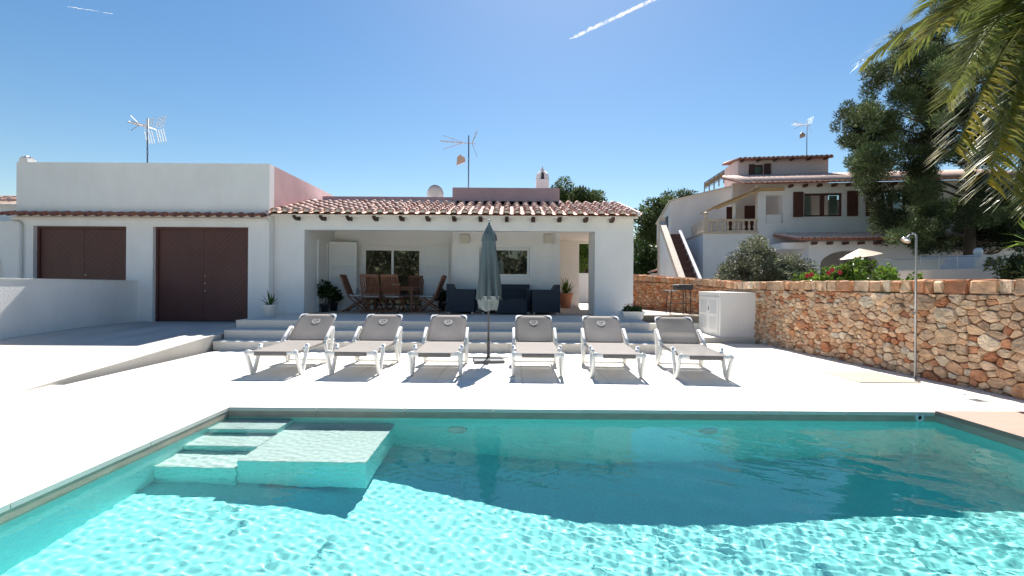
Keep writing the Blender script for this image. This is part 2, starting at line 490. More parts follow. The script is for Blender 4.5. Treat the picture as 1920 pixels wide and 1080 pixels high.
# ------------------------------------------------------------------ villa
mat('terracotta', (0.72, 0.44, 0.345), 0.75, var=0.22, vscale=5, bump=0.15, bscale=60, rand=0.20, dirt=0.18, dscale=2.5)
mat('terracotta_dark', (0.33, 0.13, 0.09), 0.8, var=0.25, vscale=4, rand=0.18, dirt=0.2)
mat('mortar', (0.72, 0.66, 0.58), 0.95, var=0.08, vscale=6)
mat('beam_wood', (0.060, 0.032, 0.022), 0.7, var=0.25, vscale=8, rand=0.2)
mat('garage_brown', (0.098, 0.031, 0.026), 0.5, var=0.12, vscale=3, stretch=(1, 1, 0.4), dirt=0.08)
mat('white_paint', (0.78, 0.78, 0.77), 0.4, var=0.02, vscale=3)
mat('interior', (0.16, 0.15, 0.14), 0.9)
def glass_mat(name, col, alpha=0.35):
    m = bpy.data.materials.new(name); m.use_nodes = True
    n = m.node_tree.nodes; L = m.node_tree.links
    p = n['Principled BSDF']; p.inputs['Base Color'].default_value = (*col, 1); p.inputs['Roughness'].default_value = 0.02
    p.inputs['Specular IOR Level'].default_value = 0.9
    tr = n.new('ShaderNodeBsdfTransparent'); gl = n.new('ShaderNodeBsdfGlossy'); gl.inputs['Roughness'].default_value = 0.015
    lw = n.new('ShaderNodeFresnel'); lw.inputs[0].default_value = 1.55
    mr = n.new('ShaderNodeMapRange'); mr.inputs[3].default_value = 0.03; mr.inputs[4].default_value = 1.0
    L.new(lw.outputs[0], mr.inputs[0])
    tr.inputs[0].default_value = (0.75, 0.8, 0.78, 1)
    ms = n.new('ShaderNodeMixShader'); L.new(mr.outputs[0], ms.inputs[0]); L.new(tr.outputs[0], ms.inputs[1]); L.new(gl.outputs[0], ms.inputs[2])
    L.new(ms.outputs[0], n['Material Output'].inputs[0])
    M[name] = m
glass_mat('glass', (0.02, 0.02, 0.02))

def hang(o, parent):
    o.parent = parent
    o.matrix_parent_inverse = Matrix.Translation(-parent.location) if parent.parent is None else Matrix.Identity(4)
    return o
def W(mb, name, m, parent, smooth=False):     # a part built in world coordinates under a parent placed elsewhere
    return hang(mb.build(name, m, None, smooth), parent)
def grp(name, parent):                        # a part that is only a group of sub-parts
    o = bpy.data.objects.new(name, None); o.empty_display_size = .1; COL.objects.link(o)
    return hang(o, parent)
def tile_mesh(L, r0, r1, name, m, seg=6, th=0.014):
    """a cover tile: half barrel lying along +y, low end (r0) at y=0"""
    q = MB(); vs = []
    for y, r in ((0, r0), (L, r1)):
        for rr in (r, r - th):
            for k in range(seg + 1):
                a = PI * k / seg
                vs.append((rr * math.cos(a), y, rr * math.sin(a) * 0.92))
    s = seg + 1; fs = []
    for k in range(seg):
        fs.append((k, k + 1, 2 * s + k + 1, 2 * s + k)[::-1])               # outer
        fs.append((s + k, s + k + 1, 3 * s + k + 1, 3 * s + k))       # inner
        fs.append((k, s + k, s + k + 1, k + 1)[::-1])                        # low rim
    fs += [(0, 2 * s, 3 * s, s), (seg, s + seg, 3 * s + seg, 2 * s + seg)]
    q.add(vs, fs)
    return mesh_only(q, name, m, True)
def pan_strip(q, x, y0, z0, y1, z1, r, seg=5):
    vs = []
    for (y, z) in ((y0, z0), (y1, z1)):
        for k in range(seg + 1):
            a = PI + PI * k / seg
            vs.append((x + r * math.cos(a), y, z + r * 0.7 + r * 0.7 * math.sin(a)))
    s = seg + 1
    q.add(vs, [(k, k + 1, s + k + 1, s + k) for k in range(seg)])

villa = E('villa', 'white villa with porch under a terracotta tile roof behind the sun loungers', 'house', (-1.5, 13.5, TZ))
z0 = TZ - .04
ox0, ox1, oz = -5.50, 2.29, 2.81
fw = MB().prism([(GX1 - .1, HY, z0), (ox0, HY, z0), (ox0, HY, oz), (ox1, HY, oz), (ox1, HY, z0), (3.32, HY, z0), (3.32, HY, 3.20), (GX1 - .1, HY, 3.20)], (0, .27, 0))
W(fw, 'front_wall', 'plaster', villa)
W(MB().box(ox1 + .002, 3.318, HY + .271, 13.2, z0, 3.18), 'pillar', 'plaster', villa)
W(MB().box(-6.0, ox0, HY + .271, 14.30, z0, 3.3), 'side_wall', 'plaster', villa)
BY = 14.30
dx0, dx1, dz = -4.68, -2.72, 2.56
W(MB().prism([(-6.0, BY, z0), (dx0, BY, z0), (dx0, BY, dz), (dx1, BY, dz), (dx1, BY, z0), (-1.70, BY, z0), (-1.70, BY, 3.9), (-6.0, BY, 3.9)], (0, .22, 0)), 'back_wall', 'plaster', villa)
MYY = 13.62
wx0, wx1, wz0, wz1 = -0.93, 0.63, 1.58, 2.50
mw_ = MB()
mw_.prism([(-1.70, MYY, z0), (1.51, MYY, z0), (1.51, MYY, wz0), (-1.70, MYY, wz0)], (0, .25, 0))
mw_.prism([(-1.70, MYY, wz1), (1.51, MYY, wz1), (1.51, MYY, 3.3), (-1.70, MYY, 3.3)], (0, .25, 0))
mw_.prism([(-1.70, MYY, wz0), (wx0, MYY, wz0), (wx0, MYY, wz1), (-1.70, MYY, wz1)], (0, .25, 0))
mw_.prism([(wx1, MYY, wz0), (1.51, MYY, wz0), (1.51, MYY, wz1), (wx1, MYY, wz1)], (0, .25, 0))
mw_.box(-1.70, -1.50, MYY + .251, BY + .3, z0, 3.3)
mw_.box(1.31, 1.51, MYY + .251, 17.2, z0, 3.3)
W(mw_, 'window_wall', 'plaster', villa)
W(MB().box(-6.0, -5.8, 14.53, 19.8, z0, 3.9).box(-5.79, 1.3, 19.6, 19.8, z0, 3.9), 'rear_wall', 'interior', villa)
W(MB().box(-6.02, 1.55, 14.25, 19.85, 3.86, 3.98), 'flat_roof', 'plaster', villa)
# porch ceiling and the passage on the right
W(MB().box(-6.0, 3.30, HY + .272, 14.28, 3.04, 3.12), 'porch_ceiling', 'plaster', villa)
W(MB().box(1.52, 3.6, 14.29, 17.25, 3.02, 3.12), 'passage_ceiling', 'plaster', villa)
pw = MB().prism([(1.515, 17.0, z0), (2.60, 17.0, z0), (2.60, 17.0, 2.93), (3.60, 17.0, 2.93), (3.60, 17.0, 3.35), (1.515, 17.0, 3.35)], (0, .2, 0))
W(pw, 'passage_wall', 'plaster', villa)
W(MB().box(3.08, 3.31, 13.205, 13.5, z0, 3.02), 'passage_pier', 'plaster', villa)
# parapets on the roof
W(MB().box(-5.9, -1.805, 14.32, 14.52, 3.80, 4.11), 'parapet', 'plaster_pink', villa)
W(MB().box(-1.80, 1.55, 14.25, 17.3, 3.80, 4.40), 'stair_head', 'plaster_pink', villa)

# tile roof over the porch
EY, EZ, RY, RZ = 11.84, 3.235, 14.28, 3.93
slope = math.atan2(RZ - EZ, RY - EY); LEN = math.hypot(RY - EY, RZ - EZ)
RX0, RX1 = -6.29, 3.37
q = MB()
q.prism([(RX0, EY + .10, EZ - .055), (RX0, RY, RZ - .055), (RX0, RY, RZ - .125), (RX0, HY + .05, EZ - .02), (RX0, HY - .0, EZ - .045), (RX0, EY + .10, EZ - .115)], (RX1 - RX0, 0, 0))
W(q, 'roof_deck', 'mortar', villa)
ncol, nrow = 35, 7
sp = (RX1 - RX0) / ncol
ct = tile_mesh(0.44, 0.092, 0.076, 'roof_tile', 'terracotta')
def troof(parent, p0, ux, ncol, nrow, sp, slope, expo, mesh, name='roof_tile', seed=1, amp=1.0):
    """rows of cover tiles; p0 = low left corner, ux = direction along the eave"""
    rr = random.Random(seed)
    ux = Vector(ux).normalized(); dy = Vector((-ux.y, ux.x, 0))
    up = dy * math.cos(slope) + Vector((0, 0, math.sin(slope)))
    rz = math.atan2(ux.y, ux.x)
    inv = Matrix.Translation(-parent.location)
    for i in range(ncol):
        for j in range(nrow):
            p = Vector(p0) + ux * (sp * (i + .5) + rr.uniform(-.012, .012) * amp) + up * (expo * j + rr.uniform(-.02, .02) * amp) + Vector((0, 0, .012 + rr.uniform(-.004, .004) * amp))
            o = bpy.data.objects.new(name, mesh); COL.objects.link(o); o.parent = parent
            o.matrix_parent_inverse = inv
            o.rotation_euler = (slope - .03 + rr.uniform(-.02, .02) * amp, rr.uniform(-.05, .05) * amp, rz + rr.uniform(-.035, .035) * amp)
            o.location = p
expo = LEN / nrow
troof(villa, (RX0, EY, EZ), (1, 0, 0), ncol, nrow, sp, slope, expo, ct, seed=4)
q = MB(); qm = MB()
for i in range(ncol + 1):
    x = RX0 + sp * i
    for j in range(nrow):
        a = expo * j; b = expo * (j + 1) + .04
        pan_strip(q, x, EY + .02 + a * math.cos(slope), EZ - .045 + a * math.sin(slope) + .012, EY + .02 + b * math.cos(slope), EZ - .045 + b * math.sin(slope), .085)
o = W(q, 'pan_tiles', 'terracotta', villa, True); o['kind'] = 'stuff'
for i in range(ncol):
    x = RX0 + sp * (i + .5)
    pts = [(x + .072 * math.cos(PI * k / 7), EY + .035, EZ + .006 + .066 * math.sin(PI * k / 7)) for k in range(8)]
    qm.prism(pts, (0, .03, 0))
o = W(qm, 'eave_mortar', 'mortar', villa); o['kind'] = 'stuff'
W(MB().prism([(RX1 - .03, EY + .02, EZ - .06), (RX1 - .03, RY, RZ - .06), (RX1 - .03, RY, RZ + .05), (RX1 - .03, EY + .02, EZ + .05)], (.07, 0, 0)), 'verge', 'plaster', villa)
bm_ = mesh_only(MB().prism([(-.055, -.27, .01), (-.055, .05, .01), (-.055, .05, -.10), (-.055, -.12, -.10), (-.055, -.22, -.065), (-.055, -.27, -.03)], (.095, 0, 0)), 'rafter_tail', 'beam_wood')
for k in range(13):
    x = -5.65 + .6975 * k
    o = share(bm_, 'rafter_tail', villa, Vector((x, HY, 3.145)) - villa.location)

# sliding doors, window, shutters, wall lamps
def frame_rect(q, x0, x1, z0, z1, y, w, d):
    q.box(x0, x1, y, y + d, z0, z0 + w); q.box(x0, x1, y, y + d, z1 - w, z1)
    q.box(x0, x0 + w, y, y + d, z0 + w, z1 - w); q.box(x1 - w, x1, y, y + d, z0 + w, z1 - w)
sd = grp('sliding_door', villa)
q = MB(); frame_rect(q, dx0, dx1, TZ, dz, BY + .06, .07, .10)
W(q, 'door_frame', 'white_paint', sd)
for (a, b, yy) in ((dx0 + .07, -3.66, BY + .075), (-3.74, dx1 - .07, BY + .115)):
    q = MB(); frame_rect(q, a, b, TZ + .07, dz - .07, yy, .07, .035); W(q, 'sash', 'white_paint', sd)
    W(MB().box(a + .07, b - .07, yy + .012, yy + .02, TZ + .14, dz - .14), 'pane', 'glass', sd)
wd = grp('window', villa)
q = MB(); frame_rect(q, wx0 - .06, wx1 + .06, wz0 - .06, wz1 + .06, MYY - .02, .085, .07); W(q, 'architrave', 'white_paint', wd)
q = MB(); frame_rect(q, wx0 + .03, wx1 - .03, wz0 + .03, wz1 - .03, MYY + .06, .07, .05); W(q, 'window_frame', 'white_paint', wd)
W(MB().box(wx0 + .1, wx1 - .1, MYY + .075, MYY + .083, wz0 + .1, wz1 - .1), 'pane', 'glass', wd)
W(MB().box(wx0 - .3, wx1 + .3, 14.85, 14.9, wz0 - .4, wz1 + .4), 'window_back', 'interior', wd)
def shutter_leaf(name, p, rz, wd_, h):
    o = MB(); 
    f = W(MB().box(-wd_ / 2, wd_ / 2, 0, .02, 0, h), name, 'white_paint', villa)
    f.matrix_parent_inverse = Matrix.Translation(-villa.location); f.location = p; f.rotation_euler = (0, 0, rz)
    q = MB(); frame_rect(q, -wd_ / 2, wd_ / 2, 0, h, -.022, .075, .021); q.box(-wd_ / 2 + .075, wd_ / 2 - .075, -.022, -.001, h * .36, h * .36 + .07); q.box(-wd_ / 2 + .075, wd_ / 2 - .075, -.022, -.001, h * .66, h * .66 + .07)
    r_ = q.build('shutter_frame', 'white_paint', f)
    for (a, b) in ((.075, h * .36), (h * .36 + .07, h * .66), (h * .66 + .07, h - .075)):
        q = MB(); n = int((b - a) / .055)
        for k in range(n):
            zz = a + (b - a) * (k + .5) / n
            q.prism([(-wd_ / 2 + .076, -.016, zz - .02), (-wd_ / 2 + .076, -.004, zz + .026), (-wd_ / 2 + .076, -.001, zz + .026), (-wd_ / 2 + .076, -.012, zz - .02)], (wd_ - .152, 0, 0))
        q.build('louvre', 'white_paint', f)
shutter_leaf('shutter', Vector((-5.10, 13.93, TZ + .01)), R(18), .80, 2.08)
shutter_leaf('shutter', Vector((-2.30, BY - .035, TZ + .01)), 0, .80, 2.08)
# shuttered door in the left side wall
shutter_leaf('shutter', Vector((-5.465, 13.32, TZ + .01)), R(90), .72, 2.05)
mat('sconce', (0.62, 0.58, 0.50), 0.6)
for px in (870.5, 1028):
    x = (px - CX) / F * MYY
    z = PY(px, 448, MYY).z
    lamp = W(MB().box(x - .14, x + .14, MYY - .10, MYY - .012, z - .13, z + .13, .012), 'wall_lamp', 'sconce', villa)
    W(MB().box(x - .10, x + .10, MYY - .012, MYY - .0005, z - .10, z + .10), 'lamp_back', 'grey_metal', lamp)

# ------------------------------------------------------------------ garage
garage = E('garage', 'flat-roofed white garage block with brown double doors left of the porch', 'garage', (-9.6, 12.2, 0.335))
gx0 = -12.95; zb = .30
d1 = (-9.36, -6.86, 2.83); d2 = (-12.50, -10.06, 2.83)
W(MB().prism([(gx0, GY, zb), (d2[0], GY, zb), (d2[0], GY, d2[2]), (d2[1], GY, d2[2]), (d2[1], GY, zb), (d1[0], GY, zb), (d1[0], GY, d1[2]), (d1[1], GY, d1[2]), (d1[1], GY, zb), (GX1, GY, zb), (GX1, GY, 4.50), (gx0, GY, 4.50)], (0, .24, 0)), 'facade', 'plaster', garage)
W(MB().box(GX1 - .2, GX1 - .001, GY + .241, 16.4, zb, 4.498), 'side_wall', 'plaster_pink', garage)
W(MB().box(gx0 + .001, gx0 + .2, GY + .241, 16.4, zb, 4.498).box(gx0 + .2, GX1 - .2, 16.2, 16.4, zb, 4.498), 'rear_wall', 'plaster', garage)
W(MB().box(gx0 + .2, GX1 - .2, GY + .241, 16.19, 3.6, 3.75), 'flat_roof', 'mortar', garage)
W(MB().box(gx0 - .1, GX1 - .03, GY - .05, GY - .0015, 2.98, 3.055), 'cornice', 'plaster', garage)
def clip_poly(poly, a, b, c):      # keep a*x+b*y<=c
    out = []
    for i in range(len(poly)):
        p, q = poly[i], poly[(i + 1) % len(poly)]
        dp, dq = a * p[0] + b * p[1] - c, a * q[0] + b * q[1] - c
        if dp <= 0: out.append(p)
        if dp * dq < 0:
            t = dp / (dp - dq); out.append((p[0] + t * (q[0] - p[0]), p[1] + t * (q[1] - p[1])))
    return out
def garage_door(x0, x1, z0, z1, y):
    g = grp('garage_door', garage)
    mid = (x0 + x1) / 2
    W(MB().box(x0, x1, y + .03, y + .06, z0, z1), 'backing', 'garage_brown', g)
    q = MB(); frame_rect(q, x0, x1, z0 - .1, z1, y - .03, .06, .05); W(q, 'door_frame', 'garage_brown', g)
    for (a, b, sgn) in ((x0 + .065, mid - .004, 1), (mid + .004, x1 - .065, -1)):
        q = MB(); k = 0; wbd = .105
        lo, hi = min(a * .7071 * sgn - .0, b * .7071 * sgn) , 0
        cs = [sgn * X * .7071 + Z * .7071 for X in (a, b) for Z in (z0 + .01, z1 - .07)]
        c = min(cs)
        while c < max(cs):
            p = [(a, z0 + .01), (b, z0 + .01), (b, z1 - .07), (a, z1 - .07)]
            p = clip_poly(p, -sgn * .7071, -.7071, -(c + .0018))
            if len(p) > 2: p = clip_poly(p, sgn * .7071, .7071, c + wbd - .0018)
            if len(p) > 2:
                q.prism([(X, y + .005, Z) for X, Z in p], (0, .024, 0))
            c += wbd; k += 1
        W(q, 'door_leaf', 'garage_brown', g)
    for zz in (1.15, 1.35, 1.55):
        W(MB().box(mid + .03, mid + .05, y - .012, y + .006, zz - .012, zz + .012), 'door_bolt', 'steel', g)
garage_door(d1[0], d1[1], .335, d1[2], GY + .13)
garage_door(d2[0], d2[1], .335, d2[2], GY + .13)
et = tile_mesh(0.34, 0.085, 0.075, 'eave_tile', 'terracotta_dark')
troof(garage, (gx0 - .18, GY - .30, 3.06), (1, 0, 0), 24, 1, .2835, R(17), .3, et, 'eave_tile', 8)
q = MB()
for i in range(25): pan_strip(q, gx0 - .18 + .2835 * i, GY - .28, 3.045, GY + .0, 3.14, .085)
o = W(q, 'eave_pan_tiles', 'terracotta_dark', garage, True); o['kind'] = 'stuff'
W(MB().tube([(gx0 + .02, GY - .06, 2.93), (gx0 + .12, GY - .06, 2.91), (gx0 + .17, GY - .06, 2.85), (gx0 + .17, GY - .06, .34)], .045, 8), 'drain_pipe', 'plaster', garage, True)

# low wall beside the ramp
gwl = E('garden_wall', 'low plain white wall beside the ramp, reaching the garage corner', 'wall', (-9.85, 9, 0.2))
W(MB().prism([(-9.75, 3.0, -.05), (-9.75, GY - .002, -.05), (-9.75, GY - .002, 1.385), (-9.75, 3.0, 1.46)], (-.2, 0, 0)), 'wall_body', 'plaster', gwl)
W(MB().prism([(-9.735, 3.0, 1.461), (-9.735, GY - .002, 1.386), (-9.735, GY - .002, 1.41), (-9.735, 3.0, 1.485)], (-.23, 0, 0)), 'wall_cap', 'plaster', gwl)

# neighbour on the far left
nl = E('adjoining_house', 'white house with arch and tile eave at the far left, past the garage', 'house', (-15, 12.4, .3))
ay = GY + .03
arch = [(-17.5, ay, -.05), (-15.6, ay, -.05), (-15.6, ay, 1.6)]
arch += [(-14.45 + 1.15 * math.cos(PI - PI * k / 12), ay, 1.6 + .95 * math.sin(PI * k / 12)) for k in range(13)]
arch += [(-13.3, ay, -.05), (gx0 - .005, ay, -.05), (gx0 - .005, ay, 2.95), (-17.5, ay, 2.95)]
W(MB().prism(arch, (0, .25, 0)), 'arched_wall', 'plaster', nl)
W(MB().box(-17.5, gx0 - .005, ay + .8, ay + 5, -.05, 3.5), 'wall', 'plaster', nl)
W(MB().box(-17.5, gx0 - .006, ay + .27, ay + .79, 2.8, 2.96), 'porch_roof', 'plaster', nl)
rt = tile_mesh(0.44, 0.092, 0.076, 'far_roof_tile', 'terracotta')
troof(nl, (-17.4, ay + .62, 3.56), (1, 0, 0), 16, 3, .275, R(16), .36, rt, 'roof_tile', 11)
W(MB().prism([(-17.5, ay + .65, 3.51), (-17.5, ay + 2.2, 3.95), (-17.5, ay + 2.2, 3.85), (-17.5, ay + .65, 3.45)], (4.5, 0, 0)), 'roof_deck', 'mortar', nl)

# white boundary wall seen through the passage
bw = E('boundary_wall', 'white boundary wall seen through the passage behind the porch', 'wall', (4, 22, .5))
W(MB().box(.5, 3.95, 21.5, 21.7, .4, 1.85), 'wall_body', 'plaster', bw)
W(MB().box(.5, 3.95, 21.46, 21.74, 1.852, 1.93), 'wall_cap', 'plaster', bw)
# ------------------------------------------------------------------ dry stone wall on the right
mat('stone', (1.0, 1.0, 1.0), 0.9, var=0.30, vscale=9, bump=0.9, bscale=26, tint=True, dirt=0.35, dscale=5.0, detail=9, spec=.2)
_n = M['stone'].node_tree.nodes; _L = M['stone'].node_tree.links       # rusty patches
_nz = _n.new('ShaderNodeTexNoise'); _nz.inputs['Scale'].default_value = 3.1; _nz.inputs['Detail'].default_value = 7; _nz.inputs['Roughness'].default_value = .65
_tc = _n.new('ShaderNodeTexCoord'); _L.new(_tc.outputs['Object'], _nz.inputs['Vector'])
_mr = _n.new('ShaderNodeMapRange'); _mr.inputs[1].default_value = .50; _mr.inputs[2].default_value = .72; _mr.inputs[4].default_value = .42; _L.new(_nz.outputs['Fac'], _mr.inputs[0])
_mx = _n.new('ShaderNodeMix'); _mx.data_type = 'RGBA'; _mx.inputs[7].default_value = (.46, .20, .09, 1)
_bc = _n['Principled BSDF'].inputs['Base Color']; _src = _bc.links[0].from_socket
_L.new(_mr.outputs[0], _mx.inputs[0]); _L.new(_src, _mx.inputs[6]); _L.new(_mx.outputs[2], _bc)
mat('wall_core', (0.38, 0.29, 0.22), 0.95, var=0.3, vscale=9, bump=0.5, bscale=30)
path = [(6.80, 1.0), (6.66, 2.5), (6.42, 5.65), (6.08, 11.15), (5.93, 12.45), (5.35, 14.2), (4.55, 16.6), (3.90, 18.6)]
seg_s = [0.0]
for (a, b) in zip(path[:-1], path[1:]):
    seg_s.append(seg_s[-1] + math.hypot(b[0] - a[0], b[1] - a[1]))
SL = seg_s[-1]
def wall_at(s):
    s = min(max(s, 0), SL - 1e-6)
    k = max(i for i in range(len(path) - 1) if seg_s[i] <= s)
    t = (s - seg_s[k]) / (seg_s[k + 1] - seg_s[k])
    a, b = path[k], path[k + 1]
    d = Vector((b[0] - a[0], b[1] - a[1], 0)).normalized()
    return Vector((a[0] + (b[0] - a[0]) * t, a[1] + (b[1] - a[1]) * t, 0)), d, Vector((-d.y, d.x, 0))   # the normal points to the pool side
def wall_top(s):
    p = wall_at(s)[0]
    if p.y < 12: return 1.48
    return 1.48 + .30 * min(1, (p.y - 12) / 5)
def wall_base(s):
    p = wall_at(s)[0]
    return -0.04 if p.y < 11.2 else (.1 if p.y < 12.6 else TZ - .05)
swall = E('stone_wall', 'rough orange and cream dry stone wall along the right side of the deck', 'wall', (6.42, 8.0, 0))
CH = 0.185        # coping height
q = MB()
ns = 40
for i in range(ns):
    s0, s1 = SL * i / ns, SL * (i + 1) / ns
    for (o0, o1, zz) in ((-.03, -.42, CH + .02),):
        (pa, da, na), (pb, db, nb_) = wall_at(s0), wall_at(s1)
        za, zb_ = wall_top(s0) - zz, wall_top(s1) - zz
        vs = [pa + na * o0 + Vector((0, 0, -.06)), pb + nb_ * o0 + Vector((0, 0, -.06)), pb + nb_ * o0 + Vector((0, 0, zb_)), pa + na * o0 + Vector((0, 0, za)),
              pa + na * o1 + Vector((0, 0, -.06)), pb + nb_ * o1 + Vector((0, 0, -.06)), pb + nb_ * o1 + Vector((0, 0, zb_)), pa + na * o1 + Vector((0, 0, za))]
        q.add(vs, [(0, 3, 2, 1), (4, 5, 6, 7), (3, 7, 6, 2)])
W(q, 'wall_core', 'wall_core', swall)
PAL = [lin(*c) for c in ((222, 194, 166), (214, 182, 152), (226, 204, 180), (206, 168, 138), (202, 150, 114), (196, 142, 110), (216, 188, 162), (204, 176, 152), (212, 198, 180), (212, 170, 138), (186, 126, 94), (220, 188, 158), (210, 176, 148), (196, 164, 138), (214, 180, 150), (208, 172, 142))]
sr = random.Random(21)
def clipv(poly, a, b, c): return clip_poly(poly, a, b, c)
def stone_points(s0, s1, rmin, rmax, zlo, zhi, rmin2=None, rmax2=None):
    pts = []; tries = 0
    area = (s1 - s0) * (zhi - zlo)
    while tries < 14000:
        tries += 1
        s = sr.uniform(s0, s1); z = sr.uniform(zlo, zhi)
        t = 1 - tries / 14000
        fac = 1.0 if rmax2 is None else 1 - (s - s0) / (s1 - s0)
        lo, hi = (rmin, rmax) if rmax2 is None else (rmin2 + (rmin - rmin2) * fac, rmax2 + (rmax - rmax2) * fac)
        r = lo + (hi - lo) * (sr.random() ** 2.0) * (0.25 + .75 * t)
        ok = True
        for (a, b, rr) in pts:
            if (s - a) ** 2 + ((z - b) * 1.35) ** 2 < ((r + rr) * .93) ** 2: ok = False; break
        if ok: pts.append((s, z, r))
    return pts
def make_stones(s0, s1, rmin, rmax, zb, ztop, rmin2=None, rmax2=None):
    pts = stone_points(s0, s1, rmin, rmax, zb, ztop, rmin2, rmax2)
    out = []
    for i, (s, z, r) in enumerate(pts):
        poly = [(s0, zb * 1.35), (s1, zb * 1.35), (s1, ztop * 1.35), (s0, ztop * 1.35)]
        ang = .35 * math.sin(s * 2.1 + z * 3)
        for j, (a, b, rr) in enumerate(pts):
            if i == j: continue
            dx, dz = a - s, (b - z) * 1.35
            d2 = dx * dx + dz * dz
            if d2 > 1.2: continue
            # power diagram half plane
            m_ = .5 + (r * r - rr * rr) / (2 * d2)
            px_, pz_ = s + dx * m_, z * 1.35 + dz * m_
            poly = clipv(poly, dx, dz, dx * px_ + dz * pz_)
            if len(poly) < 3: break
        if len(poly) < 3: continue
        out.append([(a, b / 1.35) for a, b in poly])
    return out
def stone_shape(poly, q, tint, big):
    cx = sum(p[0] for p in poly) / len(poly); cz = sum(p[1] for p in poly) / len(poly)
    size = math.sqrt(sum((p[0] - cx) ** 2 + (p[1] - cz) ** 2 for p in poly) / len(poly))
    poly = [(a + sr.uniform(-.12, .12) * size, b + sr.uniform(-.10, .10) * size) for a, b in poly]
    # cut corners for a worn outline
    for cutk in (.16, .2):
        nw = []
        for i in range(len(poly)):
            a, b = poly[i], poly[(i + 1) % len(poly)]
            if math.hypot(b[0] - a[0], b[1] - a[1]) < .012: nw.append(a); continue
            nw.append((a[0] + (b[0] - a[0]) * cutk, a[1] + (b[1] - a[1]) * cutk)); nw.append((b[0] + (a[0] - b[0]) * cutk, b[1] + (a[1] - b[1]) * cutk))
        poly = nw
        break
    n = len(poly)
    if n > 22:
        poly = poly[::2]; n = len(poly)
    h = min(.13, .45 * size + .02) * sr.uniform(.7, 1.25)
    tx, tz = sr.uniform(-.35, .35), sr.uniform(-.35, .25)
    shrink = max(.8, 1 - .0045 / max(size, .02))
    rings = [(shrink, -.05, 0), (shrink * .985, h * .55, .10), (shrink * .90, h * .93, .12), (shrink * .55, h * 1.0, .16)]
    vs = []
    for (k, hh, jit) in rings:
        for (a, b) in poly:
            da, db = (a - cx) * k, (b - cz) * k
            e = hh + (da * tx + db * tz) * (hh > 0) * .55 + sr.uniform(-1, 1) * jit * h
            vs.append(wp(cx + da, cz + db, e))
    vs.append(wp(cx, cz, h * 1.04))
    fs = []
    for r_ in range(len(rings) - 1):
        for k in range(n):
            k2 = (k + 1) % n
            fs.append((r_ * n + k, (r_ + 1) * n + k, (r_ + 1) * n + k2, r_ * n + k2))
    o = (len(rings) - 1) * n
    for k in range(n): fs.append((o + k, len(vs) - 1, o + (k + 1) % n))
    q.cur = tint
    q.add(vs, fs)
def wp(s, z, e):
    p, d, nn = wall_at(s)
    return p + nn * e + Vector((0, 0, z))
def stone_tint(far=0.0):
    c = sr.choice(PAL); c2 = lin(205, 128, 78)
    k = sr.uniform(.82, 1.12)
    return tuple((x * (1 - far) + y * far) * k * .97 * w_ for x, y, w_ in zip(c, c2, (1, .98, .93)))
s_at_y = lambda y: next(s for s in [SL * i / 2000 for i in range(2001)] if wall_at(s)[0].y >= y)
rest = MB()
ranges = [(0, s_at_y(4.3), .07, .22, 0), (s_at_y(4.3), s_at_y(11.3), .05, .22, 1), (s_at_y(12.4), SL, .045, .10, 0)]
n_single = 0
for (a, b, rmin, rmax, single) in ranges:
    mid = (a + b) / 2
    zt = min(wall_top(a), wall_top(b)) - CH - .01
    far = 0.5 if wall_at(mid)[0].y > 12.4 else 0
    polys = make_stones(a, b, rmin, rmax, wall_base(mid), zt + (.15 if far else 0), *((.036, .105) if single else (None, None)))
    polys.sort(key=lambda p: -max(x for x, z in p) + min(x for x, z in p))
    for p in polys:
        if far: p = [(x, min(z, wall_top(x) - CH - .01)) for x, z in p]
        if single and n_single < 285:
            q = MB(); stone_shape(p, q, stone_tint(), True)
            W(q, 'stone', 'stone', swall); n_single += 1
        else:
            stone_shape(p, rest, stone_tint(far * sr.random()), True)
# coping stones across the top
s = 0.0
while s < SL - .05:
    p, d, nn = wall_at(s)
    y = p.y
    wdt = sr.choice((sr.uniform(.09, .16), sr.uniform(.16, .26), sr.uniform(.26, .40))) if y < 12 else sr.uniform(.10, .26)
    if s + wdt > SL: break
    far = 0 if y < 12 else .35
    t0 = wall_top(s + wdt / 2)
    hh = CH * sr.uniform(.90, 1.16)
    bm = bmesh.new(); bmesh.ops.create_cube(bm, size=1)
    bmesh.ops.bevel(bm, geom=bm.edges[:], offset=.10, segments=2, profile=.55, affect='EDGES')
    pc, d, nn = wall_at(s + wdt / 2)
    off = sr.uniform(-.015, .03)
    for v in bm.verts:
        c = v.co.copy(); c += Vector((sr.uniform(-1, 1), sr.uniform(-1, 1), sr.uniform(-1, 1))) * .06
        v.co = pc + d * (c.x * (wdt - .008)) + nn * (-.20 + off + c.y * .50) + Vector((0, 0, t0 - CH / 2 + c.z * hh + .0))
    q = MB() if 4.6 < y < 12.2 else rest
    q.cur = stone_tint(far * sr.random())
    bm.verts.index_update()
    q.add([v.co for v in bm.verts], [[v.index for v in f.verts] for f in bm.faces])
    bm.free()
    if q is not rest: W(q, 'coping_stone', 'stone', swall)
    s += wdt
o = W(rest, 'rubble', 'stone', swall); o['kind'] = 'stuff'

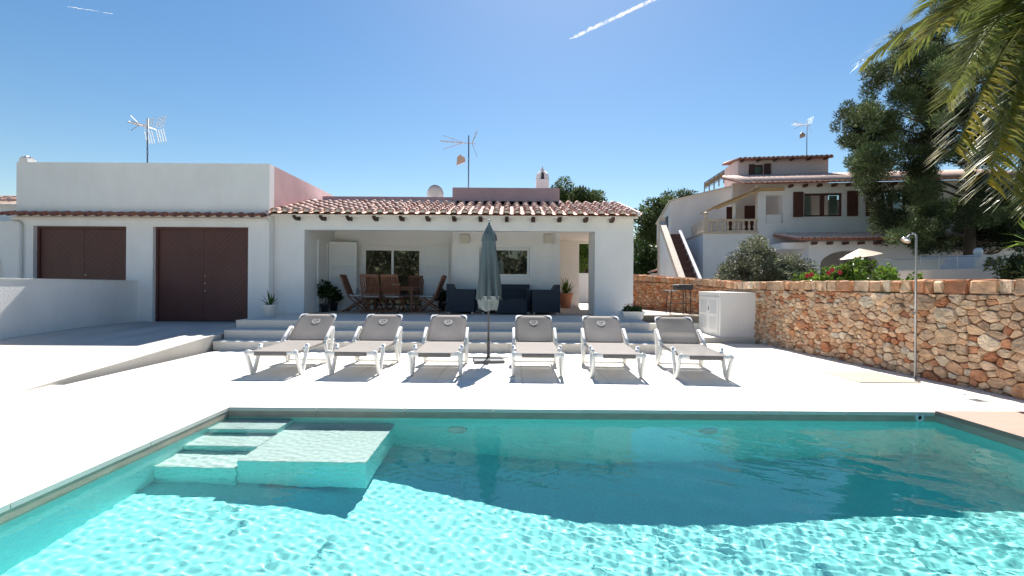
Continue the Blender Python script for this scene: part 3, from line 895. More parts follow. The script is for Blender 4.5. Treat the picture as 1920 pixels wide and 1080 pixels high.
# ------------------------------------------------------------------ white cabinet against the stone wall
cab = E('utility_cabinet', 'white masonry cabinet with louvred doors against the stone wall', 'cabinet', (5.62, 11.8, .12))
cx0_, cx1_, cya, cyb, cz0, cz1 = 5.18, 6.10, 11.16, 12.42, .121, 1.22
W(MB().box(cx0_, cx1_, cya, cyb, cz0, cz1 - .05, .006), 'cabinet_body', 'plaster', cab)
W(MB().box(cx0_ - .015, cx1_, cya - .015, cyb + .01, cz1 - .049, cz1, .006), 'cabinet_top', 'plaster', cab)
for k in range(2):
    ya = cya + .10 + k * .545; yb = ya + .535
    dr = grp('door', cab)
    X = cx0_ - .002
    q = MB()
    za, zm, zc = cz0 + .10, cz0 + .53, cz1 - .12
    for (y0, y1, z0_, z1_) in ((ya, yb, za, za + .07), (ya, yb, zm - .035, zm + .035), (ya, yb, zc - .07, zc), (ya, ya + .07, za + .07, zm - .035), (yb - .07, yb, za + .07, zm - .035), (ya, ya + .07, zm + .035, zc - .07), (yb - .07, yb, zm + .035, zc - .07)):
        q.box(X - .025, X, y0, y1, z0_, z1_)
    W(q, 'door_frame', 'white_paint', dr)
    for (z0_, z1_) in ((za + .07, zm - .035), (zm + .035, zc - .07)):
        q = MB(); n = 9
        for i in range(n):
            zz = z0_ + (z1_ - z0_) * (i + .5) / n; hs_ = (z1_ - z0_) / n * .62
            q.prism([(X - .022, ya + .071, zz - hs_), (X - .016, ya + .071, zz - hs_), (X - .001, ya + .071, zz + hs_), (X - .007, ya + .071, zz + hs_)], (0, yb - ya - .142, 0))
        W(q, 'louvre', 'white_paint', dr)
    if k == 0: W(MB().box(X - .045, X - .026, yb - .05, yb - .03, zm + .10, zm + .19), 'handle', 'grey_metal', dr)
# ------------------------------------------------------------------ sun loungers
def fabric_mat(name, col, alpha=0.20):
    m = mat(name, col, 0.8, var=0.06, vscale=5, bump=0.25, bscale=300)
    n = m.node_tree.nodes; L = m.node_tree.links
    tr = n.new('ShaderNodeBsdfTransparent'); ms = n.new('ShaderNodeMixShader'); ms.inputs[0].default_value = alpha
    L.new(n['Principled BSDF'].outputs[0], ms.inputs[1]); L.new(tr.outputs[0], ms.inputs[2]); L.new(ms.outputs[0], n['Material Output'].inputs[0])
fabric_mat('sling', (0.235, 0.212, 0.196))
fabric_mat('sling_worn', (0.165, 0.152, 0.142))
mat('emblem', (0.50, 0.46, 0.42), 0.7)
mat('emblem_faded', (0.34, 0.32, 0.29), 0.75)
def grid_slab(fn, nu, nv, t):
    q = MB(); vs = []; P = [[Vector(fn(i / nu, j / nv)) for i in range(nu + 1)] for j in range(nv + 1)]
    for side in (0, 1):
        for j in range(nv + 1):
            for i in range(nu + 1):
                a = P[j][min(i + 1, nu)] - P[j][max(i - 1, 0)]; b = P[min(j + 1, nv)][i] - P[max(j - 1, 0)][i]
                vs.append(P[j][i] - (a.cross(b).normalized() * t if side else Vector((0, 0, 0))))
    o = (nu + 1) * (nv + 1); idx = lambda i, j, s_: s_ * o + j * (nu + 1) + i
    fs = []
    for j in range(nv):
        for i in range(nu):
            fs.append((idx(i, j, 0), idx(i + 1, j, 0), idx(i + 1, j + 1, 0), idx(i, j + 1, 0)))
            fs.append((idx(i, j, 1), idx(i, j + 1, 1), idx(i + 1, j + 1, 1), idx(i + 1, j, 1)))
    for i in range(nu):
        fs.append((idx(i, 0, 0), idx(i, 0, 1), idx(i + 1, 0, 1), idx(i + 1, 0, 0))); fs.append((idx(i, nv, 0), idx(i + 1, nv, 0), idx(i + 1, nv, 1), idx(i, nv, 1)))
    for j in range(nv):
        fs.append((idx(0, j, 0), idx(0, j + 1, 0), idx(0, j + 1, 1), idx(0, j, 1))); fs.append((idx(nu, j, 0), idx(nu, j, 1), idx(nu, j + 1, 1), idx(nu, j + 1, 0)))
    return q.add(vs, fs)
HW = .335
HY_, HZ_ = 1.20, .375          # hinge
BA = R(37); BL = .70
def back_pt(x, t, e=0.0):      # point on the backrest plane
    return Vector((x, HY_ + t * math.cos(BA) - e * math.sin(BA), HZ_ + t * math.sin(BA) + e * math.cos(BA)))
def rrect_bar(q, pts, w_, h_):
    for a, b in zip(pts[:-1], pts[1:]): q.bar(a, b, w_, h_)
def beam(q, pts, w_, h_, seg=10):     # rounded plastic section along a polyline in a plane x = const
    pts = [Vector(p) for p in pts]; n = len(pts); vs = []
    for i, p in enumerate(pts):
        t = (pts[min(i + 1, n - 1)] - pts[max(i - 1, 0)]).normalized()
        a = Vector((1, 0, 0)) if abs(t.x) < .8 else Vector((0, 0, 1))
        a = (a - t * a.dot(t)).normalized(); b = t.cross(a).normalized()
        for k in range(seg):
            u = 2 * PI * k / seg; c, s_ = math.cos(u), math.sin(u)
            sg = lambda v: math.copysign(abs(v) ** .55, v)
            vs.append(p + a * sg(c) * w_ / 2 + b * sg(s_) * h_ / 2)
    fs = []
    for i in range(n - 1):
        for k in range(seg):
            k2 = (k + 1) % seg; fs.append((i * seg + k, i * seg + k2, (i + 1) * seg + k2, (i + 1) * seg + k))
    fs.append(tuple(range(seg))[::-1]); fs.append(tuple(range((n - 1) * seg, n * seg)))
    return q.add(vs, fs)
def make_lounger():
    t = E('sun_lounger', 'x', 'sun lounger')
    wrap = lambda u, w_: (-w_ + 2 * w_ * min(1, max(0, (u - .09) / .82)), .05 * max(0, .09 - u, u - .91) / .09)
    grid_slab(lambda u, v: (wrap(u, HW)[0], .012 + (HY_ - .012) * v, .366 + .018 * v - wrap(u, HW)[1] - (.05 * (1 - v * 14) if v * 14 < 1 else 0) * 0 - .024 * math.sin(PI * v) * math.sin(PI * u)), 22, 14, .006).build('seat', 'sling', t, True)
    grid_slab(lambda u, v: (-.235 + .47 * u, -.012 + .010 * v, .308 + .062 * v), 6, 3, .006).build('seat_hem', 'sling', t, True)
    bk = grid_slab(lambda u, v: back_pt((-.325 + .65 * u), .005 + (BL - .002) * v, .006 - .02 * math.sin(PI * v) * math.sin(PI * u) - .02 * (1 - v) ** 8), 10, 12, .006).build('backrest', 'sling', t, True)
    # printed emblem on the backrest
    q = MB(); c0 = .53; ex = -.004
    def disc_arc(r0, r1, a0, a1, n):
        vs = []
        for k in range(n + 1):
            a = a0 + (a1 - a0) * k / n
            for r in (r0, r1): vs.append(back_pt(r * math.cos(a), c0 + r * math.sin(a), ex))
        q.add(vs, [(2 * k, 2 * k + 1, 2 * k + 3, 2 * k + 2) for k in range(n)])
    disc_arc(.052, .068, 0, 2 * PI, 28)
    for k in range(14): disc_arc(.068, .077, 2 * PI * k / 14, 2 * PI * (k + .55) / 14, 2)
    for (yy, amp) in ((-.022, .010), (.0, .012)):
        pts = [(-.045 + .09 * k / 12, yy + amp * math.sin(k / 12 * 2 * PI)) for k in range(13)]
        vs = []
        for (a, b) in pts: vs += [back_pt(a, c0 + b - .005, ex), back_pt(a, c0 + b + .005, ex)]
        q.add(vs, [(2 * k, 2 * k + 2, 2 * k + 3, 2 * k + 1) for k in range(12)])
    disc_arc(.0, .016, 0, PI, 8) if False else None
    vs = [back_pt(.018 * math.cos(a), c0 + .026 + .018 * math.sin(a), ex) for a in [PI * k / 8 for k in range(9)]]
    q.add(vs, [tuple(range(9))])
    q.build('emblem', 'emblem', bk)
    # side rails and cross bars
    q = MB()
    for s in (-1, 1):
        beam(q, [(s * .318, .03, .334), (s * .318, .4, .336), (s * .318, HY_ + .05, .352), (s * .318, 1.62, .352)], .030, .045)
    beam(q, [(-.345, .03, .338), (-.28, .026, .34), (.28, .026, .34), (.345, .03, .338)], .05, .052)
    beam(q, [(-.32, HY_, .34), (.32, HY_, .34)], .03, .03)
    beam(q, [(-.32, 1.60, .36), (.32, 1.60, .36)], .03, .03)
    q.build('frame', 'white_plastic', t, True)
    q = MB()
    for s in (-1, 1):
        beam(q, [back_pt(s * .305, 0, -.016), back_pt(s * .305, BL - .05, -.016)], .022, .022, 8)
    q.tube([back_pt(-.31, BL - .06, -.012), back_pt(-.30, BL - .02, -.012), back_pt(-.27, BL, -.012), back_pt(.27, BL, -.012), back_pt(.30, BL - .02, -.012), back_pt(.31, BL - .06, -.012)], .014, 8)
    q.build('back_frame', 'white_plastic', t, True)
    for s in (-1, 1):        # moulded corner caps of the backrest
        q = MB()
        q.add([back_pt(s * .328, BL - .11, .012), back_pt(s * .328, BL - .03, .012), back_pt(s * .305, BL + .006, .012), back_pt(s * .235, BL + .010, .012), back_pt(s * .255, BL - .022, .013), back_pt(s * .30, BL - .05, .013)], [(0, 1, 2, 3, 4, 5) if s < 0 else (5, 4, 3, 2, 1, 0)])
        q.tube([back_pt(s * .318, BL - .12, -.006), back_pt(s * .318, BL - .04, -.006), back_pt(s * .295, BL - .005, -.006), back_pt(s * .2, BL + .002, -.006)], .016, 8)
        q.build('corner_cap', 'white_plastic', t, True)
    for s in (-1, 1):        # front and rear V legs
        q = MB(); x = s * .362
        beam(q, [(x, .015, .368), (x, .06, .27), (x, .185, .03), (x, .21, .014)], .05, .062)
        beam(q, [(x, .21, .016), (x, .26, .06), (x, .40, .37), (x, .425, .43)], .05, .06)
        beam(q, [(s * .30, .03, .352), (s * .345, .035, .362), (s * .364, .03, .352)], .06, .05)
        beam(q, [(s * .325, .34, .34), (s * .356, .40, .40)], .05, .045)
        q.build('leg', 'white_plastic', t, True)
        q = MB()
        beam(q, [(x, 1.10, .37), (x, 1.29, .05), (x, 1.315, .014)], .05, .058)
        beam(q, [(x, 1.315, .014), (x, 1.36, .06), (x, 1.475, .545), (x, 1.47, .58)], .05, .062)
        beam(q, [(x, 1.478, .578), (x, 1.42, .585), (x, 1.20, .44), (x, 1.12, .37)], .05, .062)
        beam(q, [(s * .325, 1.15, .365), (s * .356, 1.15, .375)], .05, .05)
        q.build('leg', 'white_plastic', t, True)
    q = MB(); beam(q, [(-.35, 1.315, .03), (.35, 1.315, .03)], .03, .03); q.build('foot_bar', 'white_plastic', t, True)
    return t
lsrc = make_lounger()
LL = ['grey sling sun lounger at the left end of the row, nearest the ramp', 'grey sling sun lounger second from the ramp, between two others', 'grey sling sun lounger just left of the closed parasol',
      'streaked grey sun lounger with faded emblem just right of the closed parasol', 'grey sling sun lounger second from the right end of the row', 'worn dark grey sun lounger without emblem at the right end of the row']
lpos = [(-3.49, 6.66, .8), (-2.32, 6.67, -.9), (-1.085, 6.63, .6), (.425, 6.64, -.8), (1.61, 6.62, -2), (2.84, 6.54, -4.5)]
for i, (x, y, a) in enumerate(lpos):
    o = lsrc if i == 0 else copy_tree(lsrc)
    o.location = (x, y, 0.001); o.rotation_euler = (0, 0, R(a)); o['label'] = LL[i]; o['group'] = 'sun loungers in a row on the deck'
    for c in list(o.children):
        base = c.name.split('.')[0]
        if base == 'backrest' and i in (3, 5):
            c.data = c.data.copy(); c.data.materials[0] = M['sling_worn']
            for e in list(c.children):
                if i == 5: bpy.data.objects.remove(e)
                else: e.data = e.data.copy(); e.data.materials[0] = M['emblem_faded']
        if base == 'seat' and i == 5:
            c.data = c.data.copy(); c.data.materials[0] = M['sling_worn']

# ------------------------------------------------------------------ closed parasol
mat('canopy', (0.135, 0.170, 0.180), 0.85, var=0.10, vscale=6, stretch=(1, 1, .5), bump=.15, bscale=120)
mat('canopy_edge', (0.33, 0.36, 0.36), 0.85, var=0.06, vscale=9)
mat('slab_dark', (0.16, 0.17, 0.185), 0.8, var=0.1, vscale=8)
mat('pole_dark', (0.07, 0.075, 0.085), 0.4, metal=.5)
pb = G(915.5, 677)
par = E('closed_parasol', 'folded grey-blue parasol on a dark pole between the sun loungers', 'parasol', (pb.x, pb.y, 0))
for k in range(4):
    sx, sy = (k % 2) * 2 - 1, (k // 2) * 2 - 1
    o = MB().box(sx * .135 - .13, sx * .135 + .13, sy * .135 - .13, sy * .135 + .13, .002, .05, .006).build('base_slab', 'slab_dark', par)
    o.rotation_euler = (0, 0, R(8))
q = MB(); q.bar((-.36, 0, .06), (.36, 0, .06), .045, .02, (0, 1, 0)); q.bar((0, -.36, .062), (0, .36, .062), .045, .02); q.tube([(0, 0, .05), (0, 0, .40)], .028, 12)
q.build('foot', 'pole_dark', par)
MB().tube([(0, 0, .35), (0, 0, 2.50)], .019, 12).build('pole', 'pole_dark', par, True)
MB().tube([(.02, 0, .33), (.05, 0, .33)], .012, 8).build('clamp_knob', 'pole_dark', par)
def folded(z0, z1, prof, nf, depth, seed, name, m, rag=0.0, tilt=0.0):
    rr = random.Random(seed); seg = 120; nz = 26; vs = []; fs = []
    ph = [rr.uniform(-.28, .28) for _ in range(nf)]; dep = [rr.uniform(.55, 1.35) for _ in range(nf)]; rg = [rr.uniform(-1, 1) for _ in range(nf * 2)]
    for j in range(nz + 1):
        t = j / nz
        r = np.interp(t, [p[0] for p in prof], [p[1] for p in prof])
        for k in range(seg):
            a = 2 * PI * k / seg
            f = (a / (2 * PI) * nf) % nf; i = int(f) % nf
            w_ = abs(2 * (f - int(f)) - 1)                       # 1 at a rib, 0 in the fold
            fold = dep[i] * depth * (1 - w_ ** 1.6) * min(1, .25 + 1.3 * (1 - t))
            a2 = a + .42 * math.sin((f - int(f)) * PI) * (1 - t) + ph[i] * .35 * (1 - t)
            rr_ = r * (1 - fold) * (1 + .05 * math.sin(3 * a + 2 * t * 3))
            zz = z0 + (z1 - z0) * t + (rag * (rg[int(f * 2) % (nf * 2)] * .6 + .5 * math.sin(a * 9 + seed)) * (1 - t) ** 6)
            vs.append((rr_ * math.cos(a2) + tilt * (1 - t), rr_ * math.sin(a2), zz))
    for j in range(nz):
        for k in range(seg):
            k2 = (k + 1) % seg; fs.append((j * seg + k, j * seg + k2, (j + 1) * seg + k2, (j + 1) * seg + k))
    q = MB(); q.add(vs, fs)
    return q.build(name, m, par, True)
cano = folded(1.10, 2.28, [(0, .235), (.12, .225), (.5, .175), (.85, .125), (1, .10)], 8, .52, 3, 'canopy', 'canopy', .03)
o = folded(.95, 1.17, [(0, .17), (.5, .19), (1, .20)], 8, .45, 5, 'canopy_hem', 'canopy_edge', .05, -.02)
folded(2.16, 2.44, [(0, .145), (.35, .125), (.8, .055), (1, .03)], 8, .40, 7, 'vent_cap', 'canopy', .02)
MB().lathe([(.012, 0), (.026, .01), (.026, .03), (.012, .05), (.004, .06)], 12, (0, 0, 2.48)).build('finial', 'steel', par, True)

# ------------------------------------------------------------------ outdoor shower
shb = G(1716, 714)
sh = E('outdoor_shower', 'slim steel shower post with angled head beside the stone wall', 'shower', (shb.x, shb.y, 0))
MB().tube([(0, 0, 0), (0, 0, 2.10), (-.005, 0, 2.15), (-.03, 0, 2.17), (-.06, 0, 2.165)], .015, 10).build('post', 'post_steel', sh, True)
o = MB().lathe([(.06, 0), (.062, .012), (.05, .03), (.018, .06), (.012, .12)], 16).build('shower_head', 'steel', sh, True)
o.location = (-.16, 0, 2.06); o.rotation_euler = (0, R(38), 0)
MB().lathe([(.06, 0), (.06, .008), (.026, .02)], 16).build('base_plate', 'steel', sh, True)
MB().tube([(-.02, -.01, 1.0), (-.06, -.015, 1.0)], .014, 8).build('tap', 'steel', sh)
mat('wet_stone', (0.40, 0.355, 0.30), 0.45, var=0.06, vscale=3)
tr0 = MB().box(-.95, -.08, -.18, .62, .001, .012, .003).build('shower_tray', 'wet_stone', None, loc=(shb.x, shb.y, 0))
tag(tr0, 'flat beige shower tray on the deck at the foot of the shower', 'shower tray')
dr_ = G(1832, 751)
dg = E('drain_cover', 'small dark drain cover in the deck by the stone wall', 'drain', (dr_.x, dr_.y, .001))
MB().box(-.07, .07, -.07, .07, 0, .004).build('plate', 'grey_metal', dg)
for k in range(4): MB().box(-.05, .05, -.045 + k * .025, -.035 + k * .025, .0042, .006).build('slot', 'dark_metal', dg)

# ------------------------------------------------------------------ dining set in the porch
mat('teak', (0.20, 0.075, 0.035), 0.5, var=0.25, vscale=6, stretch=(6, 6, .6), rand=.15)
mat('cushion', (0.42, 0.47, 0.52), 0.9, var=0.25, vscale=14)
def make_chair():
    t = E('dining_chair', 'x', 'chair')
    bx0 = lambda x, k: Vector((x, -.20 - .24 * k, .44 + .62 * k))
    for s in (-1, 1):
        q = MB(); x = s * .235
        q.bar((x, .30, 0), (x, -.20, .44), .024, .045); q.bar((x, -.20, .44), bx0(x, 1), .024, .045); q.build('back_leg', 'teak', t)
        q = MB(); q.bar((s * .205, -.38, 0), (s * .205, .24, .43), .022, .042); q.build('front_leg', 'teak', t)
    q = MB()
    for k in range(8): q.box(-.225, .225, -.20 + k * .058, -.155 + k * .058, .425, .44)
    q.bar((-.22, .26, .42), (.22, .26, .42), .03, .03); q.build('seat', 'teak', t)
    b = grp('backrest', t); b.matrix_parent_inverse = Matrix.Identity(4)
    MB().bar(bx0(-.235, .97), bx0(.235, .97), .022, .07, (0, 1, 0)).build('rail', 'teak', b); MB().bar(bx0(-.235, .15), bx0(.235, .15), .022, .05, (0, 1, 0)).build('rail', 'teak', b)
    q = MB()
    for k in range(9):
        x = -.19 + .0475 * k; q.bar(bx0(x, .18), bx0(x, .94), .03, .012)
    tag(q.build('slats', 'teak', b), kind='stuff')
    MB().box(-.21, .21, -.17, .25, .442, .48, .015).build('cushion', 'cushion', t, True)
    q = MB(); q.bar((-.2, -.30, .06), (.2, -.30, .06), .02, .03); q.bar((-.23, .22, .07), (.23, .22, .07), .02, .03); q.build('stretcher', 'teak', t)
    return t
tcx, tcy = -3.42, 13.36
tb = E('dining_table', 'brown wooden dining table in the shade of the porch', 'table', (tcx, tcy, TZ))
q = MB()
for k in range(9): q.box(-.75, .75, -.42 + k * .0945, -.42 + k * .0945 + .088, .715, .74)
q.build('tabletop', 'teak', tb)
MB().box(-.68, .68, -.36, -.335, .63, .714).box(-.68, .68, .335, .36, .63, .714).box(-.68, -.655, -.334, .334, .63, .714).box(.655, .68, -.334, .334, .63, .714).build('apron', 'teak', tb)
for sx in (-1, 1):
    for sy in (-1, 1): MB().box(sx * .62 - .035, sx * .62 + .035, sy * .31 - .035, sy * .31 + .035, 0, .629).build('leg', 'teak', tb)
csrc = make_chair()
cp = [(-4.42, 13.30, -88, 'wooden folding chair at the left end of the dining table'), (-3.86, 12.86, 3, 'wooden slatted chair with its back to the pool, left of the front pair'), (-3.26, 12.88, -4, 'wooden slatted chair with its back to the pool, right of the front pair'),
      (-3.75, 13.86, 180, 'wooden chair behind the dining table, nearer the open shutter'), (-2.95, 13.88, 176, 'wooden chair behind the dining table, nearer the sofa set'), (-2.32, 13.22, 86, 'wooden folding chair at the right end of the dining table')]
for i, (x, y, a, lb) in enumerate(cp):
    o = csrc if i == 0 else copy_tree(csrc)
    o.location = (x, y, TZ + .001); o.rotation_euler = (0, 0, R(a)); o['label'] = lb; o['group'] = 'dining chairs in the porch'
mat('ceramic', (0.75, 0.74, 0.70), .3)
bowl = MB().lathe([(.04, 0), (.09, .03), (.13, .08), (.125, .08), (.08, .035), (.001, .02)], 18).build('bowl', 'ceramic', None, True, loc=(tcx + .1, tcy, TZ + .741))
tag(bowl, 'pale ceramic bowl in the middle of the dining table', 'bowl')

# ------------------------------------------------------------------ dark rattan lounge set
mat('rattan', (0.022, 0.030, 0.045), 0.55, var=0.3, vscale=30, stretch=(1, 1, 3), bump=0.5, bscale=120)
mat('seat_cushion', (0.055, 0.065, 0.085), 0.9, var=.1, vscale=8)
def lounge(name, label, cat, w_, loc, rz, grp_):
    t = E(name, label, cat, loc, rz, grp_)
    h = .68; d = .78
    MB().box(-w_ / 2, -w_ / 2 + .12, -d / 2, d / 2, .05, h, .012).build('arm', 'rattan', t)
    MB().box(w_ / 2 - .12, w_ / 2, -d / 2, d / 2, .05, h, .012).build('arm', 'rattan', t)
    MB().prism([(-w_ / 2 + .121, d / 2 - .20, .30), (-w_ / 2 + .121, d / 2 - .001, .30), (-w_ / 2 + .121, d / 2 - .001, .80), (-w_ / 2 + .121, d / 2 - .08, .80)], (w_ - .242, 0, 0)).build('backrest', 'rattan', t)
    MB().prism([(-w_ / 2 - .002, d / 2 - .19, h + .002), (-w_ / 2 - .002, d / 2 - .003, h + .002), (-w_ / 2 - .002, d / 2 - .003, .83), (-w_ / 2 - .002, d / 2 - .11, .83)], (w_ + .004, 0, 0)).build('back_top', 'rattan', t)
    MB().box(-w_ / 2 + .121, w_ / 2 - .121, -d / 2 + .01, d / 2 - .201, .05, .30).build('base', 'rattan', t)
    n = max(1, round((w_ - .24) / .62))
    for k in range(n):
        a = -w_ / 2 + .125 + (w_ - .25) * k / n; b = -w_ / 2 + .125 + (w_ - .25) * (k + 1) / n
        MB().box(a + .004, b - .004, -d / 2 + .02, d / 2 - .22, .302, .42, .03).build('seat_cushion', 'seat_cushion', t, True)
    for sx in (-1, 1):
        for sy in (-1, 1): MB().box(sx * (w_ / 2 - .06) - .025, sx * (w_ / 2 - .06) + .025, sy * (d / 2 - .06) - .025, sy * (d / 2 - .06) + .025, 0, .05).build('foot', 'steel', t)
lounge('rattan_armchair', 'dark navy rattan armchair facing right, behind the third sun lounger', 'armchair', .80, (-1.35, 12.98, TZ), R(90), 'dark rattan armchairs in the porch')
lounge('rattan_armchair', 'dark navy rattan armchair facing left, beside the terracotta pot', 'armchair', .80, (1.02, 12.98, TZ), R(-90), 'dark rattan armchairs in the porch')
lounge('rattan_sofa', 'dark navy rattan sofa under the porch window behind the parasol', 'sofa', 1.40, (-.10, 13.20, TZ), 0, None)
ct_ = E('coffee_table', 'low dark rattan coffee table in front of the sofa', 'table', (.07, 12.66, TZ))
MB().box(-.42, .42, -.20, .20, .03, .40, .01).build('table_body', 'rattan', ct_)
MB().box(-.44, .44, -.215, .215, .401, .412, .002).build('table_top', 'glass', ct_)

# ------------------------------------------------------------------ barbecue by the cabinet
bq = E('barbecue', 'small black barbecue on thin legs between cabinet and stone wall', 'barbecue', (5.02, 13.35, TZ))
mat('black_iron', (0.02, 0.02, 0.022), .5)
MB().box(-.16, .30, -.2, .2, .70, .86, .03).build('fire_bowl', 'black_iron', bq)
MB().box(-.44, -.165, -.18, .18, .66, .69).build('side_shelf', 'grey_metal', bq)
for (x, y) in ((-.36, -.17), (-.36, .17), (.24, -.17), (.24, .17), (.02, -.17)): MB().tube([(x, y, 0), (x * .9, y, .70)], .014, 6).build('leg', 'black_iron', bq)
MB().box(-.36, .26, -.012, .012, .30, .32).build('stretcher', 'black_iron', bq)
# ------------------------------------------------------------------ neighbouring house on the right
NA = R(8)
NU = Vector((math.cos(NA), -math.sin(NA), 0)); NV = Vector((math.sin(NA), math.cos(NA), 0))
NP = PY(1480, 400, 22.5); NL = Vector((NP.x, NP.y, 0))
nh = E('neighbour_house', 'white two storey house with brown shutters and balustrade beyond the stone wall', 'house', NL, -NA)
def nq(px, py, v):
    p = PP(px, py, NL + NV * v, NV); d = p - NL
    return d.dot(NU), p.z
def nrect(px0, px1, py0, py1, v):
    u0, _ = nq(px0, (py0 + py1) / 2, v); u1, _ = nq(px1, (py0 + py1) / 2, v)
    _, za = nq((px0 + px1) / 2, py0, v); _, zb_ = nq((px0 + px1) / 2, py1, v)
    return u0, u1, zb_, za
def holed(q, u0, u1, z0, z1, v0, v1, holes):
    us = sorted({u0, u1, *[h[0] for h in holes], *[h[1] for h in holes]}); zs = sorted({z0, z1, *[h[2] for h in holes], *[h[3] for h in holes]})
    for a, b in zip(us[:-1], us[1:]):
        for c, d in zip(zs[:-1], zs[1:]):
            m_, k_ = (a + b) / 2, (c + d) / 2
            if any(h[0] < m_ < h[1] and h[2] < k_ < h[3] for h in holes): continue
            q.box(a, b, v0, v1, c, d)
mat('far_brown', (0.085, 0.030, 0.022), .6, var=.2, vscale=5)
mat('far_blue', (0.05, 0.065, 0.09), .6, var=.1, vscale=5)
mat('far_tile', (0.70, 0.47, 0.38), .8, var=.25, vscale=2.5, dirt=.25)
mat('marble_beige', (0.58, 0.48, 0.38), .7, var=.15, vscale=4, dirt=.2)
mat('bamboo', (0.50, 0.33, 0.17), .8, var=.25, vscale=6, stretch=(8, 1, 1))
mat('curtain', (0.7, 0.72, 0.74), .9)
mat('step_brown', (0.16, 0.07, 0.05), .7, var=.15, vscale=4)
def ribs(q, u0, u1, v0, z0, v1, z1, sp=.25, r=.092):
    n = max(1, round((u1 - u0) / sp)); s_ = (u1 - u0) / n
    for i in range(n):
        x = u0 + s_ * (i + .5); vs = []; sg = 5
        for (v, z) in ((v0 + random.Random(i).uniform(-.03, .03), z0), (v1, z1)):
            for k in range(sg + 1):
                a = PI * k / sg; vs.append((x + r * math.cos(a), v, z + r * math.sin(a)))
            for k in range(sg + 1):
                a = PI * k / sg; vs.append((x + (r - .018) * math.cos(a), v, z + (r - .018) * math.sin(a)))
        t = sg + 1
        fs = [(k, 2 * t + k, 2 * t + k + 1, k + 1) for k in range(sg)] + [(k, k + 1, t + k + 1, t + k) for k in range(sg)] + [(t + k, t + k + 1, 3 * t + k + 1, 3 * t + k) for k in range(sg)]
        q.add(vs, fs)
def roof(name, u0, u1, v0, z0, v1, z1):
    g = MB(); g.prism([(u0, v0 + .06, z0), (u0, v1, z1), (u0, v1, z1 - .1), (u0, v0 + .06, z0 - .07)], (u1 - u0, 0, 0))
    rf_ = g.build(name, 'terracotta_dark', nh)  # dark slab colour paints the shade in gaps between cover tiles
    q = MB(); ribs(q, u0, u1, v0, z0 + .004, v1, z1 + .004); o = q.build('cover_tiles', 'far_tile', rf_, True); o['kind'] = 'stuff'
def corbels(u0, u1, v, z, sp=.62):
    n = round((u1 - u0) / sp); me = None
    for i in range(n + 1):
        x = u0 + (u1 - u0) * i / n
        if me is None: me = mesh_only(MB().box(-.06, .06, -.32, .02, -.07, .05), 'corbel', 'far_brown')
        share(me, 'corbel', nh, (x, v, z))
def npart(q, name, m): return q.build(name, m, nh)
# main wall with its windows
win = nrect(1508, 1580, 362, 406, 0); win2 = nrect(1646, 1700, 356, 404, 0)
m0 = nrect(1420, 1960, 340, 575, 0)
opn = nrect(1436, 1468, 366, 418, 0)
zt_main = nq(1500, 344, 0)[1]
q = MB(); holed(q, m0[0], m0[1], -.1, zt_main, 0, .3, [win, win2, opn]); npart(q, 'main_wall', 'plaster_far')
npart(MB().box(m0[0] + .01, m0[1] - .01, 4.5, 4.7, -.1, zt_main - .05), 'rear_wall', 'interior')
gu = nq(1469, 400, 0)[0]; npart(MB().box(gu, gu + .25, .301, 4.49, -.1, zt_main - .01), 'gable_wall', 'plaster_far')
for wn in (win, win2):
    g = bpy.data.objects.new('window', None); COL.objects.link(g); g.parent = nh
    q = MB(); frame_rect(q, wn[0], wn[1], wn[2], wn[3], .10, .09, .07)
    um = (wn[0] + wn[1]) / 2; q.box(um - .09, um + .09, .10, .16, wn[2] + .09, wn[3] - .09); q.build('window_frame', 'far_brown', g)
    for (a, b) in ((wn[0] + .09, um - .09), (um + .09, wn[1] - .09)):
        MB().box(a, b, .12, .13, wn[2] + .09, wn[3] - .09).build('pane', 'glass', g)
    MB().box(wn[0] + .1, wn[0] + .4, .2, .22, wn[2] + .1, wn[3] - .1).box(wn[1] - .5, wn[1] - .15, .2, .22, wn[2] + .1, wn[3] - .1).build('curtain', 'curtain', g)
def nshutter(r, v=-.03, m='far_brown', th=.04):
    o = MB().box(r[0], r[1], v - th, v, r[2], r[3]).build('shutter', m, nh)
    q = MB(); n = max(3, int((r[3] - r[2]) / .14))
    for k in range(n):
        zz = r[2] + .08 + (r[3] - r[2] - .16) * (k + .5) / n
        q.box(r[0] + .06, r[1] - .06, v - th - .012, v - th - .001, zz - .035, zz + .03)
    q.build('louvre', m, o)
for rr in ((1487, 1506, 360, 407), (1588, 1608, 358, 405), (1623, 1645, 357, 405)): nshutter(nrect(*rr, -.03))
# roof over the main wall
ue0 = nq(1398, 345, -.55)[0]
ez = nq(1500, 340, -.45)[1]
roof('main_roof', ue0, m0[1], -.45, ez, 3.15, ez + 1.12)
uc0, uc1 = nq(1480, 350, 0)[0], nq(1700, 350, 0)[0]
corbels(uc0, uc1, 0, nq(1500, 350, 0)[1] + .02)
